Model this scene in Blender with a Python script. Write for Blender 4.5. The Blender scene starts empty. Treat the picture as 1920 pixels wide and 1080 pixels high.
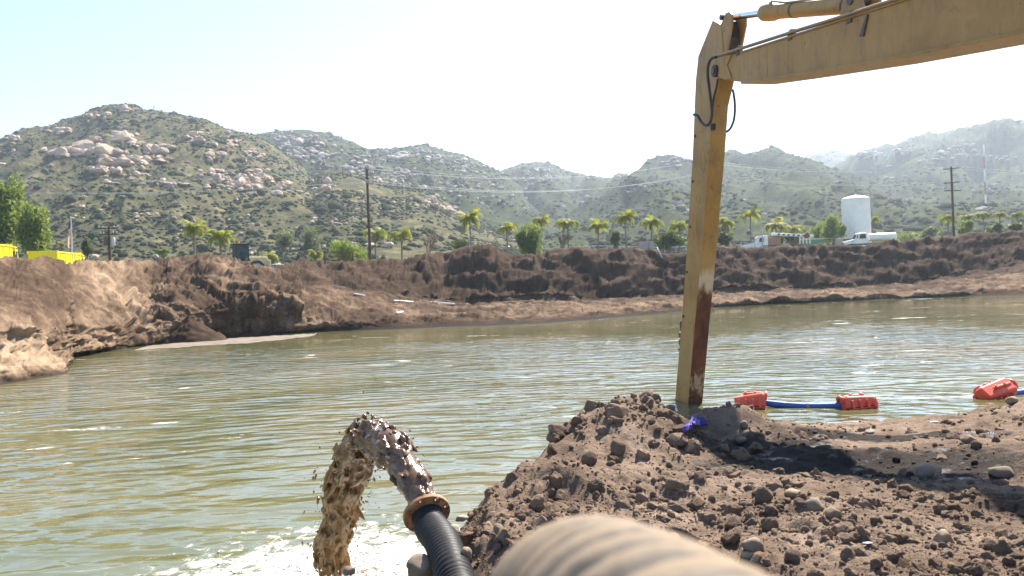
import bpy, bmesh, math, random
import numpy as np
from mathutils import Vector, Matrix

# ------------------------------------------------------------------ camera, sky, sun, exposure
scene = bpy.context.scene
COL = scene.collection
R = math.radians
EYE = Vector((0.0, 0.0, 2.7))          # 2.7 m above the water of the pit
F = 1493.0                             # focal length in pixels of the 1920 wide photograph
ROLL = R(2.2)
CR, SR = math.cos(ROLL), math.sin(ROLL)

cam_data = bpy.data.cameras.new('camera')
cam_data.sensor_width = 36.0
cam_data.lens = 36.0 * F / 1920.0
cam_data.clip_start = 0.05
cam_data.clip_end = 20000.0
cam_data.dof.use_dof = True
cam_data.dof.focus_distance = 9.0
cam_data.dof.aperture_fstop = 3.4
cam = bpy.data.objects.new('camera', cam_data)
COL.objects.link(cam)
cam.matrix_world = Matrix(((CR, SR, 0, EYE.x), (0, 0, -1, EYE.y), (-SR, CR, 0, EYE.z), (0, 0, 0, 1)))
scene.camera = cam

SUN_EL, SUN_AZ = R(49), R(30)          # azimuth measured from +Y (view direction) towards +X
SUN = Vector((math.cos(SUN_EL) * math.sin(SUN_AZ), math.cos(SUN_EL) * math.cos(SUN_AZ), math.sin(SUN_EL)))
world = bpy.data.worlds.new('World')
scene.world = world
world.use_nodes = True
wn = world.node_tree.nodes
sky = wn.new('ShaderNodeTexSky')
sky.sky_type = 'NISHITA'
sky.sun_disc = False
sky.sun_elevation = SUN_EL
sky.sun_rotation = SUN_AZ
sky.altitude = 300
sky.air_density = 1.0
sky.dust_density = 0.3
sky.ozone_density = 3.0
bg = wn['Background']
bg.inputs['Strength'].default_value = 0.088
world.node_tree.links.new(sky.outputs[0], bg.inputs['Color'])

sun_data = bpy.data.lights.new('sun', 'SUN')
sun_data.energy = 5.0
sun_data.angle = R(0.53)
sun_data.color = (1.0, 0.93, 0.83)
sun = bpy.data.objects.new('sun', sun_data)
COL.objects.link(sun)
sun.rotation_euler = SUN.to_track_quat('Z', 'Y').to_euler()

scene.view_settings.view_transform = 'Standard'
scene.view_settings.look = 'None'
scene.view_settings.exposure = 1.75
scene.view_settings.gamma = 1.0
scene.render.engine = 'CYCLES'
scene.cycles.use_denoising = True
try:
    scene.cycles.denoiser = 'OPENIMAGEDENOISE'
except Exception:
    pass
scene.cycles.max_bounces = 6
scene.cycles.diffuse_bounces = 3
scene.cycles.glossy_bounces = 3
scene.cycles.transmission_bounces = 3
scene.cycles.volume_bounces = 0
scene.cycles.transparent_max_bounces = 6
scene.cycles.sample_clamp_indirect = 6.0

# ------------------------------------------------------------------ helpers
def at(px, py, Y):
    """world point seen at photo pixel (px, py) at depth Y"""
    dx, dy = px - 960.0, 540.0 - py
    return Vector(((dx * CR + dy * SR) * Y / F, Y, EYE.z + (-dx * SR + dy * CR) * Y / F))

def tang(px, py):
    dx, dy = px - 960.0, 540.0 - py
    return (dx * CR + dy * SR) / F, (-dx * SR + dy * CR) / F

def pix(P):
    """project an (N,3) array to photo pixels"""
    tx = P[:, 0] / P[:, 1]
    tz = (P[:, 2] - EYE.z) / P[:, 1]
    return 960 + (tx * CR - tz * SR) * F, 540 - (tx * SR + tz * CR) * F

def wet(px, py):
    """depth at which a pixel's ray meets the water"""
    return -EYE.z / tang(px, py)[1]

_r = np.random.RandomState(7)
PERM = np.concatenate([_r.permutation(256)] * 3)
GR = _r.normal(size=(256, 3)); GR /= np.linalg.norm(GR, axis=1)[:, None]

def pn(p):
    p = np.asarray(p, float)
    i = np.floor(p).astype(np.int64); f = p - i
    u = f * f * f * (f * (f * 6 - 15) + 10)
    i &= 255
    out = np.zeros(len(p))
    for dx in (0, 1):
        wx = u[:, 0] if dx else 1 - u[:, 0]
        for dy in (0, 1):
            wy = u[:, 1] if dy else 1 - u[:, 1]
            for dz in (0, 1):
                wz = u[:, 2] if dz else 1 - u[:, 2]
                g = GR[PERM[PERM[PERM[i[:, 0] + dx] + i[:, 1] + dy] + i[:, 2] + dz]]
                out += wx * wy * wz * (g[:, 0] * (f[:, 0] - dx) + g[:, 1] * (f[:, 1] - dy) + g[:, 2] * (f[:, 2] - dz))
    return out * 1.6

def fbm(p, octaves=4, gain=0.5, lac=2.03, ridged=False):
    p = np.asarray(p, float); a = 1.0; s = 0.0; out = np.zeros(len(p))
    for k in range(octaves):
        n = pn(p * lac ** k + 17.3 * k)
        out += a * ((1 - 2 * np.abs(n)) if ridged else n)
        s += a; a *= gain
    return out / s

def lumps(x, y, cell, seed, fill=0.75):
    """rounded lumps, one per jittered cell: height 0..1 in units of the lump radius, and that radius"""
    x = np.ravel(x) / cell; y = np.ravel(y) / cell; out = np.zeros(len(x))
    ix = np.floor(x).astype(np.int64); iy = np.floor(y).astype(np.int64)
    for dx in (-1, 0, 1):
        for dy in (-1, 0, 1):
            cx, cy = ix + dx, iy + dy
            h = PERM[PERM[(cx & 255)] + (cy & 255)]; h2 = PERM[h + seed % 200]; h3 = PERM[h2 + 31]
            ux, uy, ur = h / 255.0, h2 / 255.0, h3 / 255.0
            r = np.where(PERM[h3 + 7] / 255.0 < fill, 0.28 + 0.5 * ur * ur, 0.0)
            d2 = (x - cx - ux) ** 2 + ((y - cy - uy)) ** 2
            out = np.maximum(out, np.sqrt(np.clip(r * r - d2, 0, None)))
    return out * cell

def cells(p, seed=0):
    """distance to the nearest jittered cell point: angular blocks with crisp creases"""
    p = np.asarray(p, float); i = np.floor(p).astype(np.int64); best = np.full(len(p), 9.0); val = np.zeros(len(p))
    for dx in (-1, 0, 1):
        for dy in (-1, 0, 1):
            for dz in (-1, 0, 1):
                c = i + [dx, dy, dz]
                h = PERM[PERM[PERM[(c[:, 0] + seed) & 255] + (c[:, 1] & 255)] + (c[:, 2] & 255)]
                o = GR[h] * .42 + .5
                d2 = ((p - c - o) ** 2).sum(1); w = d2 < best
                best = np.where(w, d2, best); val = np.where(w, h / 255.0, val)
    return np.sqrt(best), val

def sm(a, b, x):
    t = np.clip((x - a) / (b - a), 0, 1)
    return t * t * (3 - 2 * t)

def link(o, parent=None):
    COL.objects.link(o)
    if parent is not None:
        o.parent = parent
    return o

def tag(o, label=None, cat=None, group=None, kind=None):
    if label: o['label'] = label
    if cat: o['category'] = cat
    if group: o['group'] = group
    if kind: o['kind'] = kind
    return o

def empty(name, loc, rz=0.0, **kw):
    o = bpy.data.objects.new(name, None)
    o.empty_display_size = 0.3
    o.location = loc
    o.rotation_euler = (0, 0, rz)
    link(o)
    return tag(o, **kw)

def fast_mesh(name, V, Fc, smooth=True, attrs=None):
    """V (N,3), Fc (M,3) or (M,4) arrays -> mesh datablock"""
    V = np.asarray(V, np.float32); Fc = np.asarray(Fc, np.int32)
    me = bpy.data.meshes.new(name)
    k = Fc.shape[1]
    me.vertices.add(len(V)); me.vertices.foreach_set('co', V.ravel())
    me.loops.add(Fc.size); me.loops.foreach_set('vertex_index', Fc.ravel())
    me.polygons.add(len(Fc)); me.polygons.foreach_set('loop_start', np.arange(0, Fc.size, k, dtype=np.int32))
    me.update(calc_edges=True)
    me.polygons.foreach_set('use_smooth', np.full(len(Fc), smooth, dtype=bool))
    for nm, val in (attrs or {}).items():
        a = me.attributes.new(nm, 'FLOAT', 'POINT')
        a.data.foreach_set('value', np.asarray(val, np.float32))
    me.validate()
    return me

def fast(name, V, Fc, mat, parent=None, smooth=True, attrs=None):
    me = fast_mesh(name, V, Fc, smooth, attrs)
    me.materials.append(mat)
    return link(bpy.data.objects.new(name, me), parent)

def gridfaces(n, m):
    a = np.arange(n * m).reshape(n, m)
    return np.stack([a[:-1, :-1], a[1:, :-1], a[1:, 1:], a[:-1, 1:]], -1).reshape(-1, 4)

class MB:
    """collects simple solids into one mesh"""
    def __init__(s): s.v = []; s.f = []; s.m = []
    def add(s, vs, fs, mi=0):
        b = len(s.v); s.v += [tuple(v) for v in vs]; s.f += [tuple(b + i for i in f) for f in fs]; s.m += [mi] * len(fs); return s
    def box(s, c, d, M=None, mi=0, taper=(1, 1)):
        hx, hy, hz = d[0] / 2, d[1] / 2, d[2] / 2
        vs = []
        for z in (-1, 1):
            kx, ky = (taper if z > 0 else (1, 1))
            for x, y in ((-1, -1), (1, -1), (1, 1), (-1, 1)):
                vs.append(Vector((c[0] + x * hx * kx, c[1] + y * hy * ky, c[2] + z * hz)))
        if M is not None: vs = [M @ v for v in vs]
        return s.add(vs, [(3, 2, 1, 0), (4, 5, 6, 7), (0, 1, 5, 4), (1, 2, 6, 5), (2, 3, 7, 6), (3, 0, 4, 7)], mi)
    def tube(s, pts, rad, n=8, cap=True, mi=0):
        pts = [Vector(p) for p in pts]
        rads = rad if hasattr(rad, '__len__') else [rad] * len(pts)
        rings = []; up = None
        for k, p in enumerate(pts):
            t = (pts[min(k + 1, len(pts) - 1)] - pts[max(k - 1, 0)])
            t = t.normalized() if t.length > 1e-9 else Vector((0, 0, 1))
            if up is None:
                up = Vector((0, 0, 1)) if abs(t.z) < 0.9 else Vector((1, 0, 0))
            a = t.cross(up)
            if a.length < 1e-6: a = t.cross(Vector((1, 0.3, 0.1)))
            a.normalize(); b = a.cross(t).normalized(); up = b
            rings.append([p + (a * math.cos(2 * math.pi * j / n) + b * math.sin(2 * math.pi * j / n)) * rads[k] for j in range(n)])
        vs = [v for r in rings for v in r]; fs = []
        for k in range(len(pts) - 1):
            for j in range(n):
                j2 = (j + 1) % n
                fs.append((k * n + j, k * n + j2, (k + 1) * n + j2, (k + 1) * n + j))
        if cap:
            fs.append(tuple(range(n))[::-1]); fs.append(tuple((len(pts) - 1) * n + j for j in range(n)))
        return s.add(vs, fs, mi)
    def lathe(s, prof, n=24, M=None, mi=0):
        """prof: (r, z) list about the z axis"""
        vs = []; fs = []
        for r, z in prof:
            for j in range(n):
                a = 2 * math.pi * j / n
                v = Vector((r * math.cos(a), r * math.sin(a), z)); vs.append(M @ v if M is not None else v)
        for k in range(len(prof) - 1):
            for j in range(n):
                j2 = (j + 1) % n
                fs.append((k * n + j, k * n + j2, (k + 1) * n + j2, (k + 1) * n + j))
        fs.append(tuple(range(n))[::-1]); fs.append(tuple((len(prof) - 1) * n + j for j in range(n)))
        return s.add(vs, fs, mi)
    def prism(s, poly, fn, w0, w1, mi=0):
        """poly of (u, v); fn(u, v, w) -> world"""
        n = len(poly)
        vs = [fn(u, v, w0) for u, v in poly] + [fn(u, v, w1) for u, v in poly]
        fs = [tuple(range(n))[::-1], tuple(range(n, 2 * n))] + [(j, (j + 1) % n, n + (j + 1) % n, n + j) for j in range(n)]
        return s.add(vs, fs, mi)
    def build(s, name, mats, parent=None, smooth=False, bevel=0.0, auto=None):
        me = bpy.data.meshes.new(name)
        me.from_pydata(s.v, [], s.f)
        mats = mats if isinstance(mats, (list, tuple)) else [mats]
        for m in mats: me.materials.append(m)
        for p, mi in zip(me.polygons, s.m): p.material_index = mi
        bm = bmesh.new(); bm.from_mesh(me); bmesh.ops.recalc_face_normals(bm, faces=bm.faces); bm.to_mesh(me); bm.free()
        if smooth:
            me.polygons.foreach_set('use_smooth', np.ones(len(me.polygons), dtype=bool))
            if auto: me.set_sharp_from_angle(angle=R(auto))
        o = link(bpy.data.objects.new(name, me), parent)
        if bevel:
            b = o.modifiers.new('bevel', 'BEVEL'); b.width = bevel; b.segments = 2; b.limit_method = 'ANGLE'; b.angle_limit = R(40)
        return o

def copy_tree(o, parent=None):
    c = o.copy(); COL.objects.link(c); c.parent = parent
    for ch in list(o.children): copy_tree(ch, c)
    return c

def ico(level):
    bm = bmesh.new(); bmesh.ops.create_icosphere(bm, subdivisions=level, radius=1.0)
    bm.verts.ensure_lookup_table()
    V = np.array([v.co[:] for v in bm.verts]); T = np.array([[v.index for v in f.verts] for f in bm.faces]); bm.free()
    return V, T

def lump(level, seed, amp=0.3, freq=1.3, flat=0.0, octs=3, boxy=0.0):
    V, T = ico(level)
    n = V / np.linalg.norm(V, axis=1)[:, None]
    r = 1 + amp * fbm(n * freq + seed * 9.7, octs)
    if boxy:
        rs = np.random.RandomState(seed + 50)
        for _ in range(5 + 4 * int(boxy)):                        # cut by planes: blocky granite
            d = rs.normal(size=3); d /= np.linalg.norm(d)
            k = n @ d
            lim = rs.uniform(0.62 if boxy < 2 else .5, 0.9)
            r = np.where(k > 0.05, np.minimum(r, lim / np.maximum(k, 0.05)), r)
    V = n * r[:, None]
    if flat: V[:, 2] = np.where(V[:, 2] < 0, V[:, 2] * flat, V[:, 2])
    return V, T

def rotz(a):
    c, s = np.cos(a), np.sin(a); z = np.zeros_like(a); o = np.ones_like(a)
    return np.stack([np.stack([c, -s, z], -1), np.stack([s, c, z], -1), np.stack([z, z, o], -1)], -2)

def randrot(rs, n):
    q = rs.normal(size=(n, 4)); q /= np.linalg.norm(q, axis=1)[:, None]
    w, x, y, z = q.T
    return np.stack([np.stack([1 - 2 * (y * y + z * z), 2 * (x * y - z * w), 2 * (x * z + y * w)], -1),
                     np.stack([2 * (x * y + z * w), 1 - 2 * (x * x + z * z), 2 * (y * z - x * w)], -1),
                     np.stack([2 * (x * z - y * w), 2 * (y * z + x * w), 1 - 2 * (x * x + y * y)], -1)], -2)

def joined(name, protos, idx, P, S, Rm, mat, parent=None, smooth=True, tint=None, extra=None):
    """many copies of the proto shapes as one mesh (uncountable stuff)"""
    Vs, Ts, tt, b = [], [], [], 0
    ex = {k: [] for k in (extra or {})}
    for k, (V, T) in enumerate(protos):
        m = np.where(idx == k)[0]
        if not len(m): continue
        W = np.einsum('nij,nvj->nvi', Rm[m], V[None] * S[m][:, None, :]) + P[m][:, None, :]
        Vs.append(W.reshape(-1, 3))
        Ts.append((T[None] + (np.arange(len(m)) * len(V))[:, None, None]).reshape(-1, T.shape[1]) + b)
        b += len(m) * len(V)
        if tint is not None: tt.append(np.repeat(tint[m], len(V)))
        for q in ex: ex[q].append(np.repeat(extra[q][m], len(V)))
    at_ = {'tint': np.concatenate(tt)} if tint is not None else {}
    for q in ex: at_[q] = np.concatenate(ex[q])
    return fast(name, np.concatenate(Vs), np.concatenate(Ts), mat, parent, smooth, at_)

# ------------------------------------------------------------------ materials
class NT:
    def __init__(s, name):
        s.m = bpy.data.materials.new(name); s.m.use_nodes = True
        s.t = s.m.node_tree; s.n = s.t.nodes; s.b = s.n['Principled BSDF']; s.out = s.n['Material Output']
    def new(s, typ, **kw):
        n = s.n.new(typ)
        for k, v in kw.items():
            if k.startswith('i_'):
                key = k[2:]
                n.inputs[int(key) if key.isdigit() else key.replace('_', ' ')].default_value = v
            else: setattr(n, k, v)
        return n
    def l(s, a, b): s.t.links.new(a, b)
    def pos(s, scale=(1, 1, 1), obj=False, loc=(0, 0, 0), rot=(0, 0, 0)):
        if obj: src = s.new('ShaderNodeTexCoord').outputs['Object']
        else: src = s.new('ShaderNodeNewGeometry').outputs['Position']
        mp = s.new('ShaderNodeMapping'); mp.inputs['Scale'].default_value = scale; mp.inputs['Location'].default_value = loc; mp.inputs['Rotation'].default_value = rot
        s.l(src, mp.inputs[0]); return mp.outputs[0]
    def noise(s, vec, scale, detail=4, rough=0.55, dist=0.0):
        n = s.new('ShaderNodeTexNoise'); n.inputs['Scale'].default_value = scale; n.inputs['Detail'].default_value = detail
        n.inputs['Roughness'].default_value = rough; n.inputs['Distortion'].default_value = dist
        s.l(vec, n.inputs['Vector']); return n.outputs['Fac']
    def voro(s, vec, scale, feature='F1', rnd=1.0):
        n = s.new('ShaderNodeTexVoronoi'); n.feature = feature; n.inputs['Scale'].default_value = scale; n.inputs['Randomness'].default_value = rnd
        s.l(vec, n.inputs['Vector']); return n
    def ramp(s, fac, stops, interp='LINEAR'):
        n = s.new('ShaderNodeValToRGB'); n.color_ramp.interpolation = interp
        el = n.color_ramp.elements
        while len(el) > 1: el.remove(el[-1])
        el[0].position = stops[0][0]; el[0].color = tuple(stops[0][1]) + (1,) if len(stops[0][1]) == 3 else stops[0][1]
        for p, c in stops[1:]:
            e = el.new(p); e.color = tuple(c) + (1,) if len(c) == 3 else c
        s.l(fac, n.inputs[0]); return n.outputs['Color']
    def mix(s, fac, a, b, mode='MIX'):
        n = s.new('ShaderNodeMix', data_type='RGBA', blend_type=mode)
        for sock, v in ((n.inputs[0], fac), (n.inputs[6], a), (n.inputs[7], b)):
            if hasattr(v, 'is_linked') or isinstance(v, bpy.types.NodeSocket): s.l(v, sock)
            elif isinstance(v, (int, float)): sock.default_value = v
            else: sock.default_value = tuple(v) + (1,) if len(v) == 3 else v
        return n.outputs[2]
    def math(s, op, a, b=0.0, c=0.0, clamp=False):
        n = s.new('ShaderNodeMath', operation=op, use_clamp=clamp)
        for k, v in enumerate((a, b, c)):
            if isinstance(v, bpy.types.NodeSocket): s.l(v, n.inputs[k])
            else: n.inputs[k].default_value = v
        return n.outputs[0]
    def attr(s, name): return s.new('ShaderNodeAttribute', attribute_name=name).outputs['Fac']
    def bump(s, h, strength=0.5, dist=0.05, prev=None):
        n = s.new('ShaderNodeBump'); n.inputs['Strength'].default_value = strength; n.inputs['Distance'].default_value = dist
        s.l(h, n.inputs['Height'])
        if prev is not None: s.l(prev, n.inputs['Normal'])
        return n.outputs[0]
    def set(s, color=None, rough=None, metal=None, spec=None, normal=None):
        for key, v in (('Base Color', color), ('Roughness', rough), ('Metallic', metal), ('Specular IOR Level', spec), ('Normal', normal)):
            if v is None: continue
            if isinstance(v, bpy.types.NodeSocket): s.l(v, s.b.inputs[key])
            elif isinstance(v, (int, float)): s.b.inputs[key].default_value = v
            else: s.b.inputs[key].default_value = tuple(v) + (1,) if len(v) == 3 else v
        return s.m

def paint(name, col, rough=0.5, dirt=0.25, dirtcol=(0.16, 0.11, 0.07), scale=2.0, metal=0.0, bumpy=0.0, spec=0.4):
    """plain coloured surface with uneven grime"""
    k = NT(name); v = k.pos()
    n1 = k.noise(v, scale, 6, 0.65); n2 = k.noise(v, scale * 9, 4, 0.6)
    f = k.math('MULTIPLY', k.ramp(n1, [(0.42, (0, 0, 0)), (0.68, (1, 1, 1))]), dirt)
    c = k.mix(f, col, dirtcol)
    c = k.mix(0.25, c, k.ramp(n2, [(0.3, (0.55, 0.55, 0.55)), (0.7, (1.1, 1.1, 1.1))]), 'MULTIPLY')
    r = k.math('ADD', k.math('MULTIPLY', n1, 0.3), rough - 0.12)
    return k.set(c, r, metal, spec, k.bump(n2, bumpy, 0.01) if bumpy else None)

def leafmat(name, cols, trans=0.45, rough=0.55):
    """leaves: reflect and let light through, hue varies leaf to leaf"""
    k = NT(name)
    t = k.attr('tint')
    stops = [(i / max(1, len(cols) - 1), c) for i, c in enumerate(cols)]
    c = k.ramp(t, stops)
    k.set(c, rough, 0, 0.3)
    tr = k.new('ShaderNodeBsdfTranslucent'); k.l(k.mix(0.35, c, (0.45, 0.5, 0.08)), tr.inputs['Color'])
    mx = k.new('ShaderNodeMixShader'); mx.inputs[0].default_value = trans
    k.l(k.b.outputs[0], mx.inputs[1]); k.l(tr.outputs[0], mx.inputs[2]); k.l(mx.outputs[0], k.out.inputs['Surface'])
    return k.m

# ------------------------------------------------------------------ setting: materials
def soil_near():
    k = NT('dry_earth'); v = k.pos()
    n1 = k.noise(v, 1.3, 6, 0.6); n2 = k.noise(v, 14, 6, 0.65); n3 = k.noise(v, 60, 5, 0.7)
    t = k.attr('tint')
    c = k.ramp(n1, [(0.3, (0.122, 0.087, 0.063)), (0.5, (0.183, 0.134, 0.098)), (0.72, (0.262, 0.198, 0.148))])
    c = k.mix(0.6, c, k.ramp(n2, [(0.3, (0.6, 0.57, 0.55)), (0.7, (1.25, 1.22, 1.2))]), 'MULTIPLY')
    c = k.mix(0.8, c, k.ramp(t, [(0, (0.72, 0.70, 0.68)), (0.5, (1, 1, 1)), (1, (1.35, 1.3, 1.25))]), 'MULTIPLY')
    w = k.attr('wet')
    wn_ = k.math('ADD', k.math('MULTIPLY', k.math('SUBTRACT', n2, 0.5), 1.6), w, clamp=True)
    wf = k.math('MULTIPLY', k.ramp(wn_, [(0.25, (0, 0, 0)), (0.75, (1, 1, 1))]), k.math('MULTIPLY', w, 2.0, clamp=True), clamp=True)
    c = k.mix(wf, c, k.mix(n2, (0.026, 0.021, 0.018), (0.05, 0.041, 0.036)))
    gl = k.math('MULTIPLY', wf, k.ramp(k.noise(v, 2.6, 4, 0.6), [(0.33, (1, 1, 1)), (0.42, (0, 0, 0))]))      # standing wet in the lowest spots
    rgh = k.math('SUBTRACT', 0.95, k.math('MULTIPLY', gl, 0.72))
    h = k.math('ADD', k.math('MULTIPLY', n2, 1.0), k.math('MULTIPLY', n3, 0.5))
    return k.set(c, rgh, 0, k.math('ADD', 0.03, k.math('MULTIPLY', gl, 0.3)), k.bump(h, 0.8, 0.045))

def soil_far():
    k = NT('pit_earth'); v = k.pos(); vs = k.pos((1, 1, 0.35))
    n1 = k.noise(v, 0.16, 6, 0.6, 0.5); n2 = k.noise(vs, 1.1, 7, 0.65); n3 = k.noise(v, 5.0, 5, 0.7)
    pale = k.attr('pale')
    f = k.math('ADD', pale, k.math('MULTIPLY', k.math('SUBTRACT', n2, 0.5), 1.3), clamp=True)
    c = k.ramp(f, [(0.0, (0.040, 0.027, 0.018)), (0.35, (0.072, 0.048, 0.032)), (0.65, (0.165, 0.115, 0.076)), (1.0, (0.29, 0.212, 0.142))])
    c = k.mix(0.75, c, k.ramp(n3, [(0.3, (0.62, 0.6, 0.58)), (0.7, (1.22, 1.2, 1.2))]), 'MULTIPLY')
    c = k.mix(0.5, c, k.ramp(n1, [(0.3, (0.75, 0.72, 0.70)), (0.7, (1.2, 1.2, 1.2))]), 'MULTIPLY')
    w = k.attr('wet')
    c = k.mix(w, c, (0.03, 0.023, 0.018))
    # thin bedding in the cut faces
    st = k.noise(k.pos((0.08, 0.08, 4.5)), 1.0, 3, 0.6)
    c = k.mix(k.math('MULTIPLY', k.attr('strata'), 0.5), c, k.ramp(st, [(0.35, (0.65, 0.62, 0.6)), (0.65, (1.2, 1.2, 1.2))]), 'MULTIPLY')
    h = k.math('ADD', k.math('MULTIPLY', n2, 0.6), k.math('MULTIPLY', n3, 0.5))
    return k.set(c, 0.95, 0, 0.03, k.bump(h, 0.7, 0.10))

def chaparral(name, g=1.0, warm=0.5, dark=1.0):
    k = NT(name); v = k.pos()
    n1 = k.noise(v, 0.02, 6, 0.6, 0.4); n2 = k.noise(v, 0.12, 6, 0.65); n3 = k.noise(v, 0.6, 5, 0.7)
    c = k.ramp(n2, [(0.28, (0.042, 0.043, 0.026)), (0.44, (0.070, 0.069, 0.037)), (0.58, (0.110, 0.102, 0.052)), (0.75, (0.20, 0.158, 0.104))])
    n4 = k.noise(v, 0.34, 5, 0.7)
    c = k.mix(0.8, c, k.ramp(n4, [(0.36, (0.5, 0.52, 0.48)), (0.5, (1, 1, 1)), (0.66, (1.35, 1.3, 1.2))]), 'MULTIPLY')
    c = k.mix(0.55, c, k.ramp(n1, [(0.3, (0.7, 0.78, 0.65)), (0.5, (1, 1, 1)), (0.7, (1.35, 1.2, 0.95))]), 'MULTIPLY')
    c = k.mix(k.math('MULTIPLY', k.ramp(n3, [(0.56, (0, 0, 0)), (0.66, (1, 1, 1))]), 0.35 * warm), c, (0.27, 0.20, 0.145))
    if dark < 1: c = k.mix(1.0, c, (dark * .84, dark * 1.08, dark * .88), 'MULTIPLY')
    return k.set(c, 0.95, 0, 0.02, k.bump(n3, 0.9, 1.2))

def granite(name, a=(0.54, 0.41, 0.30), b=(0.38, 0.31, 0.25)):
    k = NT(name); v = k.pos()
    n1 = k.noise(v, 0.35, 5, 0.65); n2 = k.noise(v, 2.5, 5, 0.7); t = k.attr('tint')
    c = k.mix(k.ramp(n1, [(0.35, (0, 0, 0)), (0.65, (1, 1, 1))]), a, b)
    c = k.mix(0.5, c, k.ramp(n2, [(0.3, (0.6, 0.58, 0.56)), (0.7, (1.15, 1.15, 1.15))]), 'MULTIPLY')
    c = k.mix(0.7, c, k.ramp(t, [(0, (0.6, 0.57, 0.55)), (0.5, (1, 1, 1)), (1, (1.35, 1.33, 1.3))]), 'MULTIPLY')
    return k.set(c, 0.9, 0, 0.05, k.bump(n2, 0.8, 0.5))

def shrubmat():
    k = NT('chaparral_shrub'); t = k.attr('tint'); v = k.pos()
    c = k.ramp(t, [(0, (0.038, 0.046, 0.023)), (0.35, (0.060, 0.070, 0.035)), (0.6, (0.092, 0.10, 0.058)), (0.85, (0.13, 0.13, 0.085)), (1, (0.17, 0.135, 0.10))])
    n = k.noise(v, 1.6, 5, 0.7)
    c = k.mix(0.7, c, k.ramp(n, [(0.3, (0.5, 0.5, 0.5)), (0.7, (1.35, 1.35, 1.3))]), 'MULTIPLY')
    return k.set(c, 0.9, 0, 0.02, k.bump(n, 1.0, 0.8))

def watermat():
    k = NT('murky_water')
    g = k.new('ShaderNodeNewGeometry').outputs['Position']
    # rings running out from where the mud falls in
    mp = k.new('ShaderNodeMapping'); mp.inputs['Location'].default_value = (1.6, -7.3, 0); k.l(g, mp.inputs[0])
    wv = k.new('ShaderNodeTexWave', wave_type='RINGS', rings_direction='Z', wave_profile='SIN')
    wv.inputs['Scale'].default_value = 0.62; wv.inputs['Distortion'].default_value = 5.0
    wv.inputs['Detail'].default_value = 3.0; wv.inputs['Detail Scale'].default_value = 0.55; wv.inputs['Detail Roughness'].default_value = 0.55
    k.l(mp.outputs[0], wv.inputs['Vector'])
    n_long = k.noise(k.pos((0.46, 1.35, 1), rot=(0, 0, R(-6))), 1.1, 1.3, 0.4, 0.9)
    n_mid = k.noise(k.pos((1.0, 2.0, 1), rot=(0, 0, R(12))), 2.5, 1.0, 0.4, 0.6)
    n_fine = k.noise(g, 11.0, 3, 0.55)
    calm = k.noise(g, 0.09, 3, 0.5)
    sp = k.new('ShaderNodeSeparateXYZ'); k.l(g, sp.inputs[0])
    far = k.ramp(k.math('MULTIPLY', sp.outputs[1], 0.0105), [(0.0, (1, 1, 1)), (0.36, (1, 1, 1)), (0.47, (0.2, 0.2, 0.2)), (1.0, (0.07, 0.07, 0.07))])
    h = k.math('ADD', k.math('MULTIPLY', wv.outputs['Fac'], 0.07), k.math('MULTIPLY', n_long, 1.0))
    h = k.math('ADD', h, k.math('MULTIPLY', n_mid, 0.17))
    h = k.math('ADD', h, k.math('MULTIPLY', n_fine, 0.02))
    h = k.math('MULTIPLY', h, k.math('MULTIPLY', far, k.math('MAXIMUM', 0.2, k.math('MULTIPLY', k.math('SUBTRACT', calm, 0.3), 4.2))))
    nb = k.bump(h, 1.0, 0.125)
    silt = k.noise(g, 0.11, 5, 0.6, 0.8)
    c = k.ramp(silt, [(0.32, (0.080, 0.084, 0.034)), (0.5, (0.110, 0.106, 0.045)), (0.68, (0.155, 0.128, 0.062))])
    # scum and froth drifting in streaks
    fm = k.noise(k.pos((0.5, 1.6, 1), rot=(0, 0, R(-9))), 0.55, 6, 0.72, 0.9)
    mask = k.noise(g, 0.16, 2, 0.5)
    foam = k.math('MULTIPLY', k.ramp(fm, [(0.615, (0, 0, 0)), (0.67, (1, 1, 1))]), k.ramp(mask, [(0.46, (0, 0, 0)), (0.56, (1, 1, 1))]))
    dv = k.new('ShaderNodeVectorMath', operation='LENGTH'); k.l(mp.outputs[0], dv.inputs[0])
    fn = k.noise(g, 4.2, 7, 0.75, 0.6)
    near = k.ramp(k.math('DIVIDE', dv.outputs['Value'], 3.3), [(0.12, (1, 1, 1)), (1.0, (0, 0, 0))])
    fs = k.ramp(k.math('ADD', k.math('MULTIPLY', near, 0.42), fn), [(0.70, (0, 0, 0)), (0.84, (1, 1, 1))])
    foam = k.math('MAXIMUM', k.math('MULTIPLY', foam, 0.8), fs)
    c = k.mix(foam, c, (0.68, 0.64, 0.55))
    k.b.inputs['IOR'].default_value = 1.33
    rg = k.math('ADD', 0.06, k.math('MULTIPLY', foam, 0.6))
    return k.set(c, rg, 0, 0.5, nb)

M = {}
M['near'] = soil_near(); M['far'] = soil_far()
M['hill'] = chaparral('chaparral_hillside'); M['hill_far'] = chaparral('brushy_far_hillside', dark=.6); M['shrub'] = shrubmat()
M['rock'] = granite('weathered_granite'); M['rock_grey'] = granite('grey_granite', (0.44, 0.37, 0.32), (0.32, 0.28, 0.25))
M['water'] = watermat()

# ------------------------------------------------------------------ water
wx = np.concatenate([np.linspace(-70, -12, 12), np.linspace(-11, 16, 20), np.linspace(18, 140, 16)])
wy = np.concatenate([np.linspace(-12, 20, 24), np.linspace(22, 118, 24)])
gx, gy = np.meshgrid(wx, wy, indexing='ij')
water = fast('water', np.stack([gx.ravel(), gy.ravel(), np.zeros(gx.size)], -1), gridfaces(len(wx), len(wy)), M['water'])
tag(water, 'murky olive water filling the pit', kind='structure')

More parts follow.
